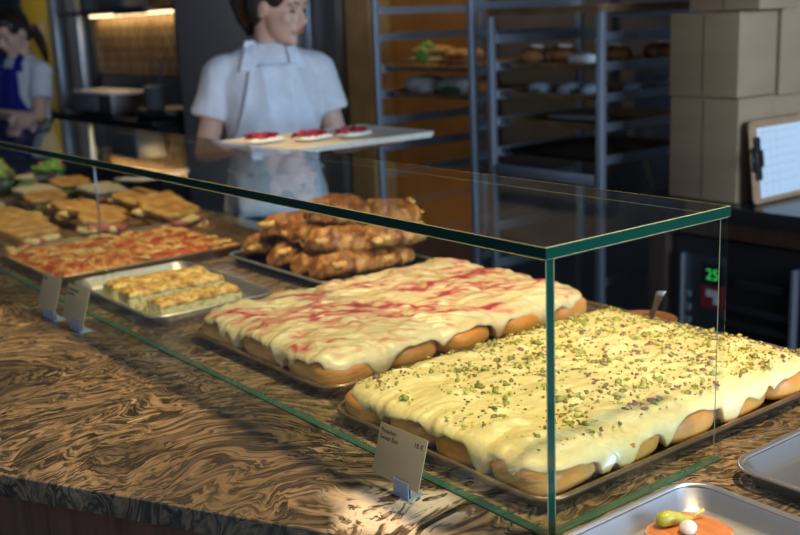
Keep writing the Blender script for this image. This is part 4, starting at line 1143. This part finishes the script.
    bm = bmesh.new(); add_ell(bm, T @ Vector((.1005, 0, -.0495)), (.005, .021, .005), R3, 16, 8); add_ell(bm, T @ Vector((.0995, 0, -.058)), (.0055, .018, .0055), R3, 16, 8)
    l = mesh_obj('lips', bm, M['lip'], root); bake(l, [('REMESH', dict(mode='VOXEL', voxel_size=.002)), ('SMOOTH', dict(factor=.5, iterations=2))])
    return root

ang = math.atan2(-.36, .93)
person('person', 'woman in a white t-shirt and white apron carrying a board of red pastries', (-2.40, 1.11, -.92), ang, 1.70, radians(44), radians(12),
       {1: ((.02, .225, 1.075), (.30, .27, 1.110), (1, .25, .05), (0, 0, -1), (0, -1, 0)), -1: ((.0, -.235, 1.078), (.25, -.19, 1.112), (1, .2, .05), (0, 0, -1), (0, 1, 0))}, M['apron_w'], 'bun_tail', (.036, .034, 1.537))
person('person', 'woman in a blue apron and white t-shirt at the left picture edge, looking down', (-5.27, 1.22, -.92), radians(-74), 1.645, radians(5), radians(22),
       {1: ((.06, .205, 1.075), (.28, .10, 1.13), (1, -.3, .0), (0, 0, 1), (0, -1, 0)), -1: ((.06, -.205, 1.075), (.28, -.10, 1.13), (1, .3, 0), (0, 0, 1), (0, 1, 0))}, M['apron_b'], 'tail')

# serving board with red pastries held by the woman
def serving_board():
    t = thing('serving_board', 'long pale serving board of red pastries held by the woman in white', 'board', (-1.85, .965, .258))
    bm = bmesh.new(); loft(bm, [rrect(.365, .54, .02, 6, -.006), rrect(.375, .55, .022, 6, .010), rrect(.367, .542, .02, 6, .012), rrect(.355, .53, .018, 6, .0065)]); sharp(mesh_obj('board_panel', bm, M['board'], t), 40)
    for i, (x, y, w) in enumerate([(-1.90, .775, 'nearest the left end of the board'), (-1.83, .90, 'middle of the three in view on the board'), (-1.80, 1.03, 'right of the middle one on the board')]):
        p = thing('berry_pastry', 'white pastry slice with red berries, ' + w, 'pastry', (x, y, .2655), .2*i, 'red berry pastries on the serving board')
        bm = bmesh.new(); add_ell(bm, (0, 0, .009), (.042, .062, .008), None, 22, 8, 3.4); mesh_obj('pastry_base', bm, M['cream'], p)
        bm = bmesh.new(); add_ell(bm, (-.002, -.010, .019), (.036, .048, .010), None, 30, 12, 2.6, lambda v: v*(1+.6*noise.noise(v*85+Vector((i*7, 0, 0))))); mesh_obj('berry_topping', bm, M['redfruit'], p)
serving_board()

# ------------------------------------------------------------------ camera
def camera():
    f, p, yaw, roll, cx, cy = 1054.46877, .230192527, 2.48555202, -.0411475153, .798325510, -.817530178
    d = Vector((cos(p)*cos(yaw), cos(p)*sin(yaw), -sin(p))); r = Vector((sin(yaw), -cos(yaw), 0)); u = r.cross(d)
    r2 = r*cos(roll) + u*sin(roll); u2 = -r*sin(roll) + u*cos(roll)
    c = bpy.data.cameras.new('camera'); o = bpy.data.objects.new('camera', c); COL.objects.link(o)
    c.sensor_fit = 'HORIZONTAL'; c.sensor_width = 36; c.lens = f*36/800; c.clip_start = .02; c.clip_end = 60
    M4 = Matrix((r2, u2, -d)).transposed().to_4x4(); M4.translation = Vector((cx, cy, .60)); o.matrix_world = M4
    c.dof.use_dof = True; c.dof.focus_distance = 1.42; c.dof.aperture_fstop = 5.0
    SC.camera = o
camera()

# ------------------------------------------------------------------ light
def spot(name, loc, tgt, e, size, col, blend=.6, rad=.05):
    l = bpy.data.lights.new(name, 'SPOT'); l.energy = e; l.spot_size = radians(size); l.spot_blend = blend; l.color = col; l.shadow_soft_size = rad
    o = bpy.data.objects.new(name, l); COL.objects.link(o); o.location = loc
    o.rotation_euler = (Vector(tgt)-Vector(loc)).to_track_quat('-Z', 'Y').to_euler()
def area(name, loc, tgt, e, sx, sy, col):
    l = bpy.data.lights.new(name, 'AREA'); l.shape = 'RECTANGLE'; l.size = sx; l.size_y = sy; l.energy = e; l.color = col
    o = bpy.data.objects.new(name, l); COL.objects.link(o); o.location = loc
    o.rotation_euler = (Vector(tgt)-Vector(loc)).to_track_quat('-Z', 'Y').to_euler()
WARM = (1.0, .73, .37)
spot('overhead_spot', (.42, .34, 1.60), (-.30, .18, 0), 128, 74, WARM)
spot('overhead_spot', (-.40, .34, 1.70), (-.80, .26, 0), 88, 62, WARM)
spot('overhead_spot', (-1.75, .45, 1.70), (-1.85, .34, 0), 100, 56, WARM)
spot('overhead_spot', (-3.3, .45, 1.75), (-3.1, .30, 0), 90, 66, WARM)
spot('overhead_spot', (-2.75, 2.0, 2.0), (-3.0, 2.7, .3), 45, 80, (1, .72, .36))
area('shelf_strip', (-6.90, 2.645, .712), (-6.90, 2.655, 0), 2.6, 1.45, .03, (1, .72, .36))
area('shelf_strip', (-6.90, 2.645, 1.197), (-6.90, 2.655, 0), 4.5, 1.45, .03, (1, .72, .36))
area('window_daylight', (4.8, 1.0, .9), (-1.5, 1.0, .3), 340, 3.2, 2.2, (.55, .75, 1.0))
area('window_daylight', (-.8, -5.2, 1.2), (-2.0, 1.0, .3), 20, 3.5, 2.0, (.62, .79, 1.0))
spot('overhead_spot', (-8.2, 1.2, 2.0), (-8.5, 2.6, .4), 45, 70, (1, .88, .7))  # unseen spot added to brighten the yellow pilaster and steel posts
spot('overhead_spot', (-4.2, 1.5, 2.05), (-4.9, 2.5, .3), 22, 80, (1, .93, .85))  # soft unseen spot, added to lift the grey refrigerator
w = bpy.data.worlds.new('world'); SC.world = w; w.use_nodes = True
w.node_tree.nodes['Background'].inputs[0].default_value = (.45, .62, 1.0, 1); w.node_tree.nodes['Background'].inputs[1].default_value = .22

vs = SC.view_settings; vs.view_transform = 'Standard'; vs.look = 'None'; vs.gamma = 1; vs.exposure = 0.0
try: vs.use_curve_mapping = False
except Exception: pass
